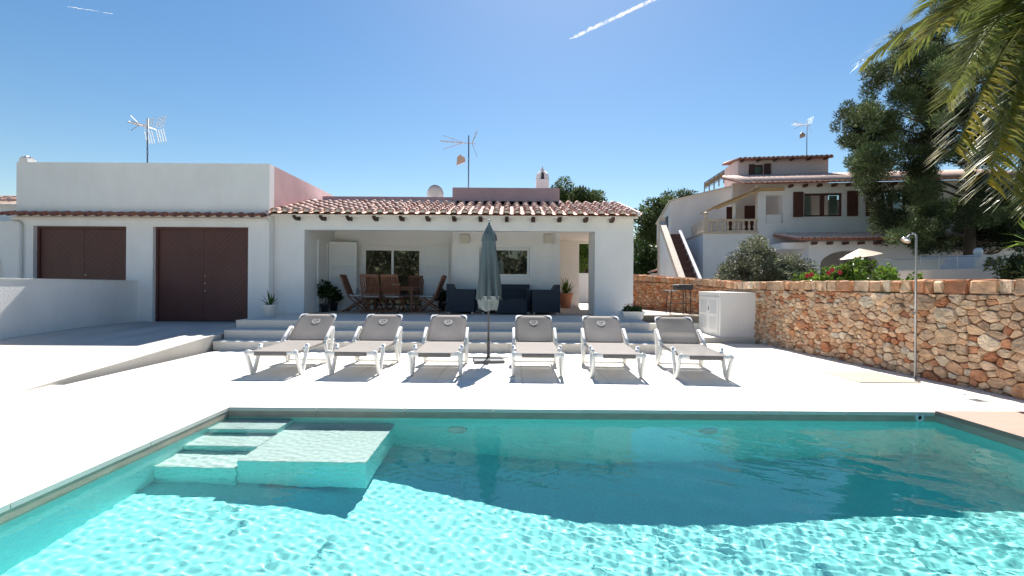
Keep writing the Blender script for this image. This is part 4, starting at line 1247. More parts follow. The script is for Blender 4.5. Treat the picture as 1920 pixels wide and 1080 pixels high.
# upper floor block
ub = nrect(1384, 1553, 297, 340, 3.2)
wup = nrect(1414, 1431, 309, 333, 3.2)
q = MB(); holed(q, ub[0], ub[1], 4.5, ub[3] + .05, 3.2, 3.4, [wup]); q.box(ub[0], ub[0] + .2, 3.401, 5.6, 4.5, ub[3] + .05); q.box(ub[1] - .2, ub[1], 3.401, 5.6, 4.5, ub[3] + .05); q.box(ub[0] + .2, ub[1] - .2, 5.4, 5.6, 4.5, ub[3] + .05)
npart(q, 'upper_storey', 'plaster_far_pink')
g = bpy.data.objects.new('window', None); COL.objects.link(g); g.parent = nh
q = MB(); frame_rect(q, wup[0], wup[1], wup[2], wup[3], 3.26, .05, .06); q.build('window_frame', 'far_brown', g)
MB().box(wup[0] + .05, wup[1] - .05, 3.29, 3.30, wup[2] + .05, wup[3] - .05).build('pane', 'glass', g)
MB().box(wup[0], wup[1], 3.42, 3.43, wup[2], wup[3]).build('curtain', 'curtain', g)
nshutter(nrect(1404, 1414, 308, 334, 3.17), 3.17); nshutter(nrect(1432, 1445, 307, 334, 3.17), 3.17)
roof('upper_roof', ub[0] - .1, ub[1] + .12, 2.85, nq(1470, 295, 2.85)[1], 5.7, nq(1470, 295, 2.85)[1] + .45)
corbels(ub[0] + .15, ub[1] - .2, 3.2, nq(1470, 300, 3.2)[1], .85)
# left wing
lw0, zl = nq(1258, 378, 3.5); lw1, zr = nq(1375, 350, 3.5)
q = MB(); q.prism([(lw0, 3.5, -.1), (lw1, 3.5, -.1), (lw1, 3.5, zr), (lw0 + (lw1 - lw0) * .3, 3.5, zl + (zr - zl) * .38), (lw0, 3.5, zl)], (0, .25, 0))
q.prism([(lw0, 3.751, -.1), (lw0, 8.0, -.1), (lw0, 8.0, zl - .75), (lw0, 3.751, zl - .002)], (.25, 0, 0))
npart(q, 'wing_wall', 'plaster_far')
q = MB(); q.prism([(lw0 - .08, 3.42, zl + .002), (lw1, 3.42, zr + .02), (lw1, 3.42, zr + .09), (lw0 - .08, 3.42, zl + .07)], (0, .42, 0))
q.prism([(lw0 - .08, 3.85, zl + .0), (lw0 - .08, 8.05, zl - .74), (lw0 - .08, 8.05, zl - .66), (lw0 - .08, 3.85, zl + .07)], (.42, 0, 0)); npart(q, 'wing_cornice', 'mortar')
npart(MB().prism([(lw0 + .26, 3.76, zl - .1), (lw0 + .26, 7.9, zl - .8), (lw0 + .26, 7.9, zl - .9), (lw0 + .26, 3.76, zl - .2)], (lw1 - lw0 - .3, 0, 0)), 'wing_roof', 'far_tile')
for (v0, v1, za, zb_) in ((4.25, 5.05, 5.55, 4.15), (5.65, 6.45, 5.2, 3.95)):
    o = MB().box(lw0 - .05, lw0 - .002, v0, v1, zb_, za).build('shutter', 'far_blue', nh)
npart(MB().box(lw0 - .9, lw0 - .003, 4.0, 7.8, -.1, 2.1), 'lean_to', 'plaster_far')
npart(MB().prism([(lw0 - 1.0, 3.9, 2.15), (lw0 - .004, 3.9, 2.45), (lw0 - .004, 3.9, 2.55), (lw0 - 1.0, 3.9, 2.25)], (0, 4, 0)), 'lean_to_roof', 'far_tile')
npart(MB().box(lw0 - .75, lw0 - .15, 3.96, 3.998, .1, 1.65), 'lean_to_door', 'far_brown')
# roof terrace railing
r0 = nrect(1321, 1357, 320, 352, 3.9)
q = MB(); q.bar((r0[0], 3.9, r0[2] + .3), (r0[1], 3.9, r0[3]), .06, .06); q.bar((r0[0], 3.9, r0[2] - .05), (r0[1], 3.9, r0[3] - .45), .04, .04)
for k in range(5):
    t = k / 4; x = r0[0] + (r0[1] - r0[0]) * t; zz = r0[2] + .3 + (r0[3] - r0[2] - .3) * t; q.box(x - .03, x + .03, 3.87, 3.93, zz - .75, zz)
npart(q, 'roof_railing', 'grey_metal')
npart(MB().prism([(r0[0], 3.96, r0[2] + .0), (r0[1], 3.96, r0[3] - .38), (r0[1], 3.96, r0[3] - .05), (r0[0], 3.96, r0[2] + .25)], (0, .02, 0)), 'railing_screen', 'bamboo')
# terrace block with balustrade
bv = -.06
b0 = nrect(1318, 1420, 438, 575, bv)
npart(MB().box(b0[0], b0[1], bv, 3.49, -.1, b0[3]), 'terrace_block', 'plaster_far')
npart(MB().box(b0[0] - .08, b0[1], bv - .08, 3.48, b0[3] + .001, b0[3] + .09), 'terrace_slab', 'marble_beige')
bl = E('balustrade', 'x', 'x'); 
for k_ in ('label', 'category'): del bl[k_]
bl.parent = nh
t0, t1 = nq(1328, 425, bv)[0], nq(1420, 425, bv)[0]; zb0 = b0[3] + .09
rail_z = nq(1375, 411, bv)[1]
MB().box(t0, t1, bv - .07, bv + .13, rail_z - .09, rail_z, .01).build('top_rail', 'marble_beige', bl)
MB().box(t0, t1, bv - .05, bv + .11, zb0 + .001, zb0 + .06).build('bottom_rail', 'marble_beige', bl)
hb = rail_z - .09 - zb0 - .06
bme = mesh_only(MB().lathe([(.06, 0), (.06, hb * .08), (.035, hb * .14), (.075, hb * .32), (.06, hb * .48), (.03, hb * .72), (.05, hb * .80), (.03, hb * .88), (.06, hb * .94), (.06, hb)], 12), 'baluster', 'marble_beige', True)
nb_n = 9
for k in range(nb_n): share(bme, 'baluster', bl, (t0 + .18 + (t1 - t0 - .3) * k / (nb_n - 1), bv + .03, zb0 + .06))
MB().box(t0 - .24, t0 - .001, bv - .1, bv + .14, zb0, rail_z + .06, .012).lathe([(.09, 0), (.09, .05), (.05, .08), (.12, .18), (.10, .28), (.02, .34)], 12, (t0 - .12, bv + .02, rail_z + .06)).build('newel_post', 'marble_beige', bl)
MB().box(t0 - .22, t0 - .04, bv + .15, 2.4, zb0, rail_z - .02).build('side_parapet', 'marble_beige', bl)
# wall, doors and column on the terrace
npart(MB().box(lw1 - .4, gu - .004, 2.4, 2.6, zb0, zt_main + .6), 'terrace_wall', 'plaster_far')
for rr in ((1396, 1419, 386, 437), (1362, 1374, 388, 437)):
    r_ = nrect(*rr, 2.38); npart(MB().box(r_[0], r_[1], 2.34, 2.398, zb0, r_[3]), 'terrace_door', 'far_brown')
pl_ = nrect(1438, 1467, 402, 417, -.05)
npart(MB().box(pl_[0], pl_[1], .02, .22, opn[2] + .002, pl_[3], .02), 'planter_box', 'plaster_far')
# sloping bamboo shade
a0, z_a = nq(1336, 390, bv - .2); a1, z_b = nq(1415, 356, bv - .2)
npart(MB().prism([(a0, bv - .2, z_a), (a1, bv - .2, z_b), (a1, bv - .2, z_b + .06), (a0, bv - .2, z_a + .06)], (0, 2.2, 0)), 'shade_canopy', 'bamboo')
npart(MB().box(a1 + .002, nq(1468, 400, 0)[0], bv - .12, -.004, z_b - .02, z_b + .12), 'shade_beam', 'bamboo')
npart(MB().bar((a0 + .15, bv - .25, z_a - .05), (a1 + .2, bv - .25, z_b - .05), .10, .12), 'shade_rafter', 'bamboo')
po = nq(1376, 420, bv + .25)[0]; npart(MB().box(po - .06, po + .06, bv + .2, bv + .32, zb0, z_a + .45), 'shade_post', 'plaster_far')
# gable end under the main roof (left verge)
gz = nq(1415, 345, -.45)[1]
# outside stair
s0, s1 = nq(1281, 500, -3.0)[0], nq(1312, 500, -3.0)[0]
nst = 13; sv0, sv1 = -4.6, 1.2; ztp = zb0
for k in range(nst):
    va = sv0 + (sv1 - sv0) * k / nst; zz = .15 + (ztp - .15) * (k + 1) / nst
    o = MB().box(s0, s1, va, va + (sv1 - sv0) / nst + .001 * k, -.1, zz).build('stair_step', 'step_brown', nh)
npart(MB().box(s0 + .01, s1 - .01, sv1 + .02, 3.4, -.1, ztp - .002), 'stair_landing', 'step_brown')
dzdv = (ztp - .15) / (sv1 - sv0)
npart(MB().prism([(s0 - .26, sv0, -.1), (s0 - .26, sv1, -.1), (s0 - .26, sv1, ztp + .45), (s0 - .26, sv0, .65)], (.25, 0, 0)), 'stair_wall', 'plaster_far')
npart(MB().prism([(s0 - .28, sv0, .652), (s0 - .28, sv1, ztp + .452), (s0 - .28, sv1, ztp + .75), (s0 - .28, sv0, .95)], (.28, 0, 0)), 'stair_coping', 'marble_beige')
npart(MB().box(s0 - .3, s0 + .02, sv1 + .002, sv1 + .34, -.1, ztp + .95), 'stair_newel', 'marble_beige')
npart(MB().prism([(s1 + .002, sv0, -.1), (s1 + .002, sv1, -.1), (s1 + .002, sv1, ztp + .25), (s1 + .002, sv0, .55)], (.14, 0, 0)), 'stair_string', 'plaster_far')
# lower porch with arches
pv = -2.4
l0 = nq(1516, 500, pv)[0]; l1 = nq(1960, 500, pv)[0]; lz = nq(1600, 452, pv)[1]
au0, az = nq(1538, 470, pv); au1, _ = nq(1648, 470, pv)
ac = (au0 + au1) / 2; ar = (au1 - au0) / 2
poly = [(l0, pv, -.1), (au0, pv, -.1), (au0, pv, az - ar * .55)] + [(ac - ar * math.cos(PI * k / 14), pv, az - ar * .55 + ar * .55 * math.sin(PI * k / 14)) for k in range(1, 14)] + [(au1, pv, az - ar * .55), (au1, pv, -.1), (l1, pv, -.1), (l1, pv, lz), (l0, pv, lz)]
npart(MB().prism(poly, (0, .3, 0)), 'arcade_wall', 'plaster_far')
npart(MB().box(l0, l0 + .25, pv + .301, -.002, -.1, lz), 'arcade_side', 'plaster_far')
npart(MB().box(au0 + .1, au1 - .1, -.35, -.3, -.1, 2.0), 'arcade_door', 'far_brown')
lez = nq(1600, 447, pv - .3)[1]
roof('lower_roof', nq(1500, 447, pv - .35)[0], l1, pv - .35, lez, -.01, lez + .48)
corbels(l0 + .15, nq(1700, 455, pv)[0], pv, nq(1600, 455, pv)[1] - .02, .68)
npart(MB().prism([(b0[1] + .3, -.005, lez + .5), (b0[1] + .3, pv - .1, lez + .02), (b0[1] + .3, pv - .1, -.1), (b0[1] + .3, -.005, -.1)], (.2, 0, 0)) if False else MB().box(b0[1] + .301, l0 + .1, pv + .32, -.003, lz - .3, lz - .02), 'porch_ceiling', 'plaster_far')

# white parasol in front of the neighbour's arch
pp = PY(1612, 470, 18.4)
ps_ = E('patio_parasol', 'pale open parasol in front of the neighbour\'s arch', 'parasol', (pp.x, pp.y, 0))
q = MB(); vs = [(0, 0, 2.93)]; 
for k in range(8):
    a = 2 * PI * k / 8; vs.append((.75 * math.cos(a), .75 * math.sin(a), 2.60 + .14 * math.cos(a)))
q.add(vs, [(0, k + 1, (k + 1) % 8 + 1) for k in range(8)]); q.build('canopy', 'marble_beige', ps_)
MB().tube([(0, 0, 0), (0, 0, 2.92)], .025, 8).build('pole', 'steel', ps_)

# ------------------------------------------------------------------ motor boat behind the wall
bp_ = PY(1790, 500, 15.2)
bt = E('motor_boat', 'small white motor boat on stands behind the stone wall', 'boat', (bp_.x, bp_.y, 0), R(-4))
zd = PY(1790, 508, 15.2).z
q = MB(); secs = []
for i in range(11):
    t = i / 10; x = -1.75 + 4.2 * t
    wv_ = .85 * (1 - max(0, (t - .45) / .55) ** 2.2) + .02; zk = .55 + .55 * max(0, (t - .6) / .4) ** 2; zt_ = zd + .12 * t
    secs.append([(x, -wv_, zt_), (x, -wv_ * .93, zt_ - .35), (x, -wv_ * .6, zk + .15), (x, 0, zk), (x, wv_ * .6, zk + .15), (x, wv_ * .93, zt_ - .35), (x, wv_, zt_)])
vs = [p for s_ in secs for p in s_]
q.add(vs, [(i * 7 + k, (i + 1) * 7 + k, (i + 1) * 7 + k + 1, i * 7 + k + 1) for i in range(10) for k in range(6)] + [tuple(range(7))])
mat('gelcoat', (0.62, 0.55, 0.52), .3, var=.05, vscale=2, dirt=.1)
q.build('hull', 'gelcoat', bt, True)
MB().box(-1.7, 1.2, -.78, .78, zd - .06, zd - .02).build('boat_deck', 'gelcoat', bt)
q = MB(); q.prism([(-.02, -.62, zd), (1.75, -.62, zd + .05), (1.35, -.62, zd + .26), (1.0, -.62, zd + .46), (.28, -.62, zd + .52)], (0, 1.24, 0)); cb = q.build('cabin', 'gelcoat', bt)
MB().prism([(.42, -.635, zd + .14), (.92, -.635, zd + .16), (.92, -.635, zd + .35), (.42, -.635, zd + .36)], (0, .012, 0)).build('cabin_window', 'dark_metal', cb)
q = MB()
q.tube([(-1.7, -.75, zd + .42), (.2, -.7, zd + .45)], .016, 6)
for x in (-1.65, -1.1, -.55, 0): q.tube([(x, -.75, zd), (x, -.74, zd + .43)], .013, 6)
q.tube([(-1.7, .75, zd + .42), (.2, .7, zd + .45)], .016, 6); q.build('hand_rail', 'steel', bt)
MB().lathe([(.02, -.13), (.10, -.09), (.13, 0), (.10, .09), (.02, .13)], 14, (.55, -.2, zd + .63)).build('fender', 'ceramic', bt, True)
for x in (-1.2, 1.1): 
    q = MB(); q.bar((x, -.6, 0), (x, -.2, .75), .07, .07); q.bar((x, .6, 0), (x, .2, .75), .07, .07); q.bar((x, -.6, .1), (x, .6, .1), .06, .06); q.build('boat_stand', 'grey_metal', bt)

# ------------------------------------------------------------------ things on the roofs
def antenna(name, label, base, top, boom, kind):
    t = E(name, label, 'antenna', base, 0, 'television antennas on the roofs')
    h = top - base[2]
    MB().tube([(0, 0, 0), (0, 0, h)], .022, 8).build('mast', 'mast_blue', t, True)
    for f_ in (.42, .62): MB().tube([(0, 0, h * f_ - .03), (0, 0, h * f_ + .03)], .034, 8).build('clamp', 'steel', t)
    b = grp('yagi', t); b.matrix_parent_inverse = Matrix.Identity(4)
    zz = h - .28; d = Vector(boom).normalized(); sd_ = Vector((-d.y, d.x, 0))
    k_ = .55 if kind == 'panel' else 1.0
    q = MB(); q.tube([-d * .25 + Vector((0, 0, zz)), d * k_ + Vector((0, 0, zz))], .014, 6)
    q.tube([d * .25 + Vector((0, 0, zz - .02)), d * .9 * k_ + Vector((0, 0, zz - .28))], .010, 6); q.tube([d * .25 + Vector((0, 0, zz + .02)), d * .9 * k_ + Vector((0, 0, zz + .20))], .010, 6)
    q.build('boom', 'steel', b)
    for k in range(9):
        c = d * (.2 + .09 * k) * k_ + Vector((0, 0, zz))
        q = MB(); q.tube([c - sd_ * .14, c + sd_ * .14], .008, 5); q.build('director', 'copper' if k < 4 else 'steel', b)
    if kind == 'panel':
        for s_ in (-1, 1):
            for up in (1, -1):
                q = MB(); c = -d * .18 + Vector((0, 0, zz)); 
                for k in range(4): q.tube([c + sd_ * s_ * (.1 + .11 * k) + Vector((0, 0, .03 * up)), c + sd_ * s_ * (.1 + .11 * k) - d * .10 + Vector((0, 0, .42 * up))], .012, 5)
                q.build('reflector', 'white_plastic', b)
    else:
        q = MB()
        for up in (1, -1): q.tube([-d * .12 + Vector((0, 0, zz)), -d * .30 + Vector((0, 0, zz + .45 * up))], .010, 5); 
        for k in range(5): q.tube([-d * (.14 + .03 * k) - sd_ * .22 + Vector((0, 0, zz + .09 * (k + 1))), -d * (.14 + .03 * k) + sd_ * .22 + Vector((0, 0, zz + .09 * (k + 1)))], .006, 5)
        q.build('reflector', 'steel', b)
        MB().prism([(-.42, -.05, zz - .78), (-.12, -.05, zz - .66), (-.12, -.05, zz - .52), (-.30, -.05, zz - .40), (-.40, -.05, zz - .50)], (0, .06, 0)).build('amplifier', 'copper', t)
    return t
mat('mast_blue', (0.10, 0.13, 0.19), .5, metal=.4)
mat('copper', (0.55, 0.38, 0.29), .5)
a = PY(277, 222, 14.5); antenna('television_antenna', 'antenna with white reflector rods above the garage roof', (a.x, a.y, 3.75), a.z, (-.30, -.9, 0), 'panel')
a = PY(879, 254, 16.0); antenna('television_antenna', 'tall antenna with copper elements above the pink roof block', (a.x, a.y, 4.40), a.z, (-1, -.25, 0), 'yagi')
a = PY(1513, 226, 26.5); antenna('television_antenna', 'antenna on thin mast above the neighbouring house', (a.x, a.y, 6.5), a.z, (-1, -.2, 0), 'yagi')
ds = PY(816, 362, 15.2)
dish = E('satellite_dish', 'grey satellite dish on the roof left of the pink block', 'satellite dish', (ds.x, ds.y, 3.98))
mat('dish_grey', (0.42, 0.42, 0.41), .6, var=.05, vscale=4)
hz = ds.z - 3.98
o = MB().lathe([(.001, .0), (.12, .012), (.22, .04), (.30, .085), (.30, .09), (.22, .048), (.12, .02), (.001, .008)], 28).build('reflector', 'dish_grey', dish, True)
o.location = (0, 0, hz - .06); o.rotation_euler = (R(-68), 0, R(6)); o.scale = (.92, 1.08, 1)
MB().tube([(0, .05, 0), (0, .05, hz - .05)], .025, 8).build('mount', 'grey_metal', dish)
MB().tube([(0, 0, hz - .25), (0, .35, hz - .1)], .012, 6).build('feed_arm', 'grey_metal', dish)
def chimney(label, px, py_top, py_base, y, s_):
    a, b = PY(px, py_top, y), PY(px, py_base, y)
    t = E('chimney', label, 'chimney', (a.x, y, b.z - .5)); h = a.z - b.z + .5
    MB().box(-.22 * s_, .22 * s_, -.22 * s_, .22 * s_, 0, .5 + .22 * s_).build('chimney_base', 'plaster', t)
    zz = .5 + .22 * s_; q = MB(); hh = h - zz
    for k in range(4):
        an = PI / 2 * k + PI / 4; c, sn = math.cos(an), math.sin(an)
        rot = lambda x, y_, z: (x * c - y_ * sn, x * sn + y_ * c, z)
        r0, r1 = .26 * s_, .06 * s_
        q.add([rot(r0, -.075 * s_, zz), rot(r0, .075 * s_, zz), rot(r0 * .85, .065 * s_, zz + hh * .4), rot(r1, .04 * s_, zz + hh * .72), rot(r1, -.04 * s_, zz + hh * .72), rot(r0 * .85, -.065 * s_, zz + hh * .4),
               rot(r0 - .10 * s_, -.075 * s_, zz), rot(r0 - .10 * s_, .075 * s_, zz), rot(r0 * .5, .065 * s_, zz + hh * .4), rot(0, .04 * s_, zz + hh * .70), rot(0, -.04 * s_, zz + hh * .70), rot(r0 * .5, -.065 * s_, zz + hh * .4)],
              [(0, 1, 2, 5), (5, 2, 3, 4), (1, 7, 8, 2), (2, 8, 9, 3), (0, 5, 11, 6), (5, 4, 10, 11), (6, 11, 8, 7), (11, 10, 9, 8)])
    q.lathe([(.09 * s_, zz + hh * .66), (.07 * s_, zz + hh * .76), (.025 * s_, zz + hh * .86), (.004, h)], 10)
    q.build('chimney_cowl', 'plaster', t)
    MB().box(-.08 * s_, .08 * s_, -.08 * s_, .08 * s_, zz + .001, zz + hh * .5).build('flue', 'dark_metal', t)
chimney('pointed white chimney at the right of the pink roof block', 1017, 311, 350, 16.2, 1.0)
chimney('small pointed chimney peeking over the left end of the garage parapet', 52, 291, 306, 14.5, .62)
# ------------------------------------------------------------------ vegetation
def leaf_mat(name, col, rough=.55, trans=.3, var=.25):
    mat(name, col, rough, tint=True, trans=trans, spec=.15)
leaf_mat('leaf_pine', (0.075, 0.105, 0.035), .7, .25)
leaf_mat('leaf_juniper', (0.075, 0.10, 0.042), .7, .2)
leaf_mat('leaf_olive', (0.165, 0.18, 0.115), .55, .25)
leaf_mat('leaf_bright', (0.115, 0.19, 0.03), .3, .35)
leaf_mat('leaf_dark', (0.04, 0.075, 0.022), .4, .25)
leaf_mat('leaf_palm', (0.14, 0.185, 0.045), .38, .3)
M['leaf_palm'].node_tree.nodes['Principled BSDF'].inputs['Specular IOR Level'].default_value = .5
mat('bark', (0.10, 0.075, 0.055), .9, var=.3, vscale=6, bump=.6, bscale=25)
mat('petal_red', (0.55, 0.035, 0.05), .6)
mat('petal_pink', (0.45, 0.10, 0.12), .6)
mat('pot_clay', (0.42, 0.19, 0.11), .8, var=.12, vscale=5)
def leaves(name, m, parent, clumps, per, size, aspect, seed, up=0.0, droop=0.0, wide=.45):
    """clumps: (centre, radius, brightness); diamond leaves spread through each clump"""
    rs = np.random.RandomState(seed)
    C = np.array([[*c[0]] for c in clumps]); Rr = np.array([c[1] for c in clumps]); B = np.array([c[2] for c in clumps])
    cnt = np.maximum(3, (per * (Rr / Rr.mean()) ** 2).astype(int))
    idx = np.repeat(np.arange(len(clumps)), cnt); n = len(idx)
    d = rs.randn(n, 3); d /= np.linalg.norm(d, axis=1)[:, None]
    rad = Rr[idx] * rs.rand(n) ** .45
    sq = np.array([1, 1, .8])
    pos = C[idx] + d * rad[:, None] * sq
    axis = d * .9 + rs.randn(n, 3) * .6; axis[:, 2] += up - droop; axis /= np.linalg.norm(axis, axis=1)[:, None]
    side = np.cross(axis, rs.randn(n, 3)); side /= np.linalg.norm(side, axis=1)[:, None]
    ln = size * rs.uniform(.6, 1.3, n); wd_ = ln * aspect
    v = np.empty((n, 4, 3))
    v[:, 0] = pos; v[:, 2] = pos + axis * ln[:, None]
    nn = np.cross(axis, side)
    midp = pos + axis * (ln * wide)[:, None] + nn * (ln * .08)[:, None]
    v[:, 1] = midp - side * wd_[:, None]; v[:, 3] = midp + side * wd_[:, None]
    me = bpy.data.meshes.new(name)
    me.vertices.add(4 * n); me.vertices.foreach_set('co', v.ravel())
    me.loops.add(4 * n); me.loops.foreach_set('vertex_index', np.arange(4 * n))
    me.polygons.add(n); me.polygons.foreach_set('loop_start', np.arange(0, 4 * n, 4)); me.polygons.foreach_set('loop_total', np.full(n, 4))
    t = (B[idx] * rs.uniform(.7, 1.3, n))[:, None] * np.array([1, 1, 1]) * (1 + rs.randn(n, 3) * np.array([.10, .05, .08]))
    col = np.concatenate([np.clip(t, .05, 3), np.ones((n, 1))], axis=1)
    at = me.color_attributes.new('tint', 'FLOAT_COLOR', 'CORNER'); at.data.foreach_set('color', np.repeat(col, 4, axis=0).ravel())
    me.materials.append(M[m]); me.update(calc_edges=True)
    o = bpy.data.objects.new(name, me); COL.objects.link(o)
    if parent is not None: o.parent = parent
    return o
def inpoly(x, y, P):
    c = False; n = len(P)
    for i in range(n):
        a, b = P[i], P[i - 1]
        if (a[1] > y) != (b[1] > y) and x < (b[0] - a[0]) * (y - a[1]) / (b[1] - a[1]) + a[0]: c = not c
    return c
def limb(q, a, b, r0, r1, rr, n=5, wob=.12):
    a, b = Vector(a), Vector(b); L = (b - a).length
    pts = [a.lerp(b, k / n) + (Vector((rr.uniform(-1, 1), rr.uniform(-1, 1), rr.uniform(-.5, .5))) * wob * L * .25 if 0 < k < n else Vector((0, 0, 0))) for k in range(n + 1)]
    q.tube(pts, [r0 + (r1 - r0) * k / n for k in range(n + 1)], 7)
def crown_tree(name, label, cat, base, centre, rad, nclump, per, size, m, seed, clump_r=(.35, .6), group=None, aspect=.22, shell=.55, trunk_r=.16):
    rr = random.Random(seed)
    t = E(name, label, cat, base, 0, group); b = Vector(base); cl = []
    for _ in range(nclump):
        while True:
            p = Vector((rr.uniform(-1, 1), rr.uniform(-1, 1), rr.uniform(-1, 1)))
            if shell < p.length < 1: break
        p *= rr.choice((.8, .95, 1.0, 1.1, 1.22))
        c = Vector(centre) - b + Vector((p.x * rad[0], p.y * rad[1], p.z * rad[2]))
        cl.append((c, rr.uniform(*clump_r), rr.uniform(.65, 1.35)))
    leaves('crown', m, t, cl, per, size, aspect, seed)
    q = MB(); top = Vector(centre) - b
    limb(q, (0, 0, 0), top * .7, trunk_r, trunk_r * .6, rr)
    for k in range(0, len(cl), max(1, len(cl) // 14)): limb(q, top * rr.uniform(.5, .75), cl[k][0], trunk_r * .35, .02, rr)
    q.build('trunk', 'bark', t, True)
    return t
# pines behind the house
def at_px(px, py, y): return PY(px, py, y)
def px_tree(name, label, px0, px1, pt, pb, y, depth, **k):
    a, b = PY(px0, pt, y), PY(px1, pb, y)
    c = Vector(((a.x + b.x) / 2, y, (a.z + b.z) / 2))
    return crown_tree(name, label, 'tree', (c.x, y, -.06), c, ((b.x - a.x) / 2, depth, (a.z - b.z) / 2), **k)
G_T = 'pines beyond the houses'
px_tree('pine_tree', 'round-topped pine rising behind the tiled porch roof', 1036, 1132, 338, 440, 38, 2.2, nclump=70, per=250, size=.24, m='leaf_pine', seed=3, clump_r=(.45, .8), group=G_T, shell=.35)
px_tree('pine_tree', 'tall pine between the villa and the neighbouring house', 1190, 1268, 375, 520, 40, 2.5, nclump=80, per=250, size=.26, m='leaf_pine', seed=4, clump_r=(.5, .9), group=G_T, shell=.3)
px_tree('pine_tree', 'pine behind the neighbouring house roofline, right of the tall pine', 1235, 1310, 368, 470, 46, 3, nclump=70, per=230, size=.28, m='leaf_pine', seed=5, clump_r=(.5, .9), group=G_T, shell=.3)
px_tree('shrub_tree', 'dark green bushy tree low beside the villa pillar', 1186, 1222, 455, 545, 30, 1.5, nclump=40, per=160, size=.2, m='leaf_dark', seed=6, clump_r=(.35, .6), shell=.3)
px_tree('olive_tree', 'olive tree seen through the passage over the boundary wall', 1062, 1135, 440, 520, 24.5, 1.2, nclump=46, per=150, size=.13, m='leaf_bright', seed=7, clump_r=(.22, .42), shell=.2, aspect=.3)
px_tree('pine_tree', 'pine seen low through the passage behind the olive tree', 1050, 1130, 450, 530, 31, 1.6, nclump=40, per=160, size=.2, m='leaf_pine', seed=17, clump_r=(.4, .7), shell=.2)
# big juniper beside the neighbour's boat
rr = random.Random(77)
JP = [(1735, 60), (1690, 75), (1665, 130), (1640, 140), (1636, 200), (1600, 208), (1588, 228), (1600, 268), (1625, 292), (1606, 318), (1620, 352), (1660, 385), (1652, 425), (1690, 462), (1760, 470), (1800, 455), (1880, 470), (1960, 470), (1990, 200), (1960, -40), (1850, -110), (1790, -60), (1765, 20)]
jy = 18.6; jb = PY(1815, 500, jy)
jt = E('juniper_tree', 'large dark juniper towering behind the boat at the right', 'tree', (jb.x, jy, -.06))
cl = []
while len(cl) < 430:
    x, y = rr.uniform(1580, 1990), rr.uniform(-110, 480)
    if not inpoly(x, y, JP): continue
    dd = jy + rr.gauss(0, 1.15)
    p = PY(x, y, dd)
    if noise.noise(Vector((x * .016, y * .016, 3.1))) < -.24: continue
    cl.append((p - jt.location, rr.uniform(.26, .58), rr.choice((.35, .6, 1.0, 1.0, 1.5, 2.0))))
for k in range(110):
    i = rr.randrange(len(JP)); a, b = JP[i - 1], JP[i]; t = rr.random()
    x, y = a[0] + (b[0] - a[0]) * t, a[1] + (b[1] - a[1]) * t
    if x > 1800 and y > 0: continue
    cl.append((PY(x + rr.uniform(-16, 14), y + rr.uniform(-16, 12), jy + rr.gauss(0, .8)) - jt.location, rr.uniform(.16, .34), rr.choice((.7, 1.0, 1.4))))
leaves('crown', 'leaf_juniper', jt, cl, 470, .15, .10, 31, .7)
q = MB()
q.tube([(0, 0, 0), (.06, .03, 1.6), (.02, -.05, 3.4), (.1, 0, 5.5), (-.05, .06, 7.6), (-.3, 0, 10)], [.24, .21, .18, .15, .10, .05], 8)
for k in range(0, 300, 9): 
    c = cl[k][0]; limb(q, (.05, 0, max(1.6, c.z - abs(c.x) * .35)), c, .06, .012, rr)
q.build('trunk', 'bark', jt, True)
# dark shrub at the right edge
cb_ = PY(1952, 480, 12.0)
crown_tree('evergreen_shrub', 'dark evergreen shrub at the right edge below the palm', 'shrub', (cb_.x, 12, -.06), (cb_.x + .3, 12, 1.75), (.9, .8, .75), 46, 190, .13, 'leaf_juniper', 41, (.22, .4), shell=.2, trunk_r=.07)
# olive bush, hibiscus
ob = PY(1430, 495, 14.8)
crown_tree('olive_bush', 'round silvery green bush behind the stone wall by the stairs', 'bush', (ob.x, 14.8, -.06), (ob.x, 14.8, 1.45), (1.40, 1.1, 1.22), 130, 260, .10, 'leaf_olive', 12, (.20, .36), aspect=.2, shell=.55, trunk_r=.08)
hb_ = PY(1600, 500, 12.2)
hib = E('flowering_bush', 'leafy bush with red flowers behind the stone wall', 'bush', (hb_.x, 12.2, -.06))
cl = []
prof = [(1505, 520), (1530, 508), (1545, 505), (1570, 492), (1590, 490), (1605, 474), (1625, 480), (1640, 497), (1660, 500), (1680, 512), (1695, 522)]
while len(cl) < 85:
    x = rr.uniform(1500, 1698); ty = np.interp(x, [p[0] for p in prof], [p[1] for p in prof]); y = rr.uniform(ty + 6, 600)
    p = PY(x, y, 12.2); p.y += rr.gauss(0, .30); cl.append((p - hib.location, rr.uniform(.12, .22), rr.choice((.6, .9, 1.1, 1.4))))
leaves('foliage', 'leaf_bright', hib, cl, 85, .10, .36, 15)
q = MB()
for k in range(0, 85, 10): limb(q, (rr.uniform(-.3, .3), 0, 0), cl[k][0], .025, .008, rr)
q.build('stem', 'bark', hib, True)
for (x, y) in ((1560, 506), (1553, 512), (1513, 517), (1521, 515), (1574, 511)):
    p = PY(x, y, 11.75) - hib.location
    q = MB()
    for k in range(5):
        a = 2 * PI * k / 5; u_ = Vector((math.cos(a), -.25, math.sin(a))) * .062; v_ = Vector((-math.sin(a), 0, math.cos(a))) * .045
        q.add([(0, 0, 0), u_ * .6 - v_, u_ * 1.05, u_ * .6 + v_], [(0, 1, 2, 3)])
    q.tube([(0, 0, 0), (0, -.06, .01)], .008, 5)
    o = q.build('flower', 'petal_red', hib); o.location = p
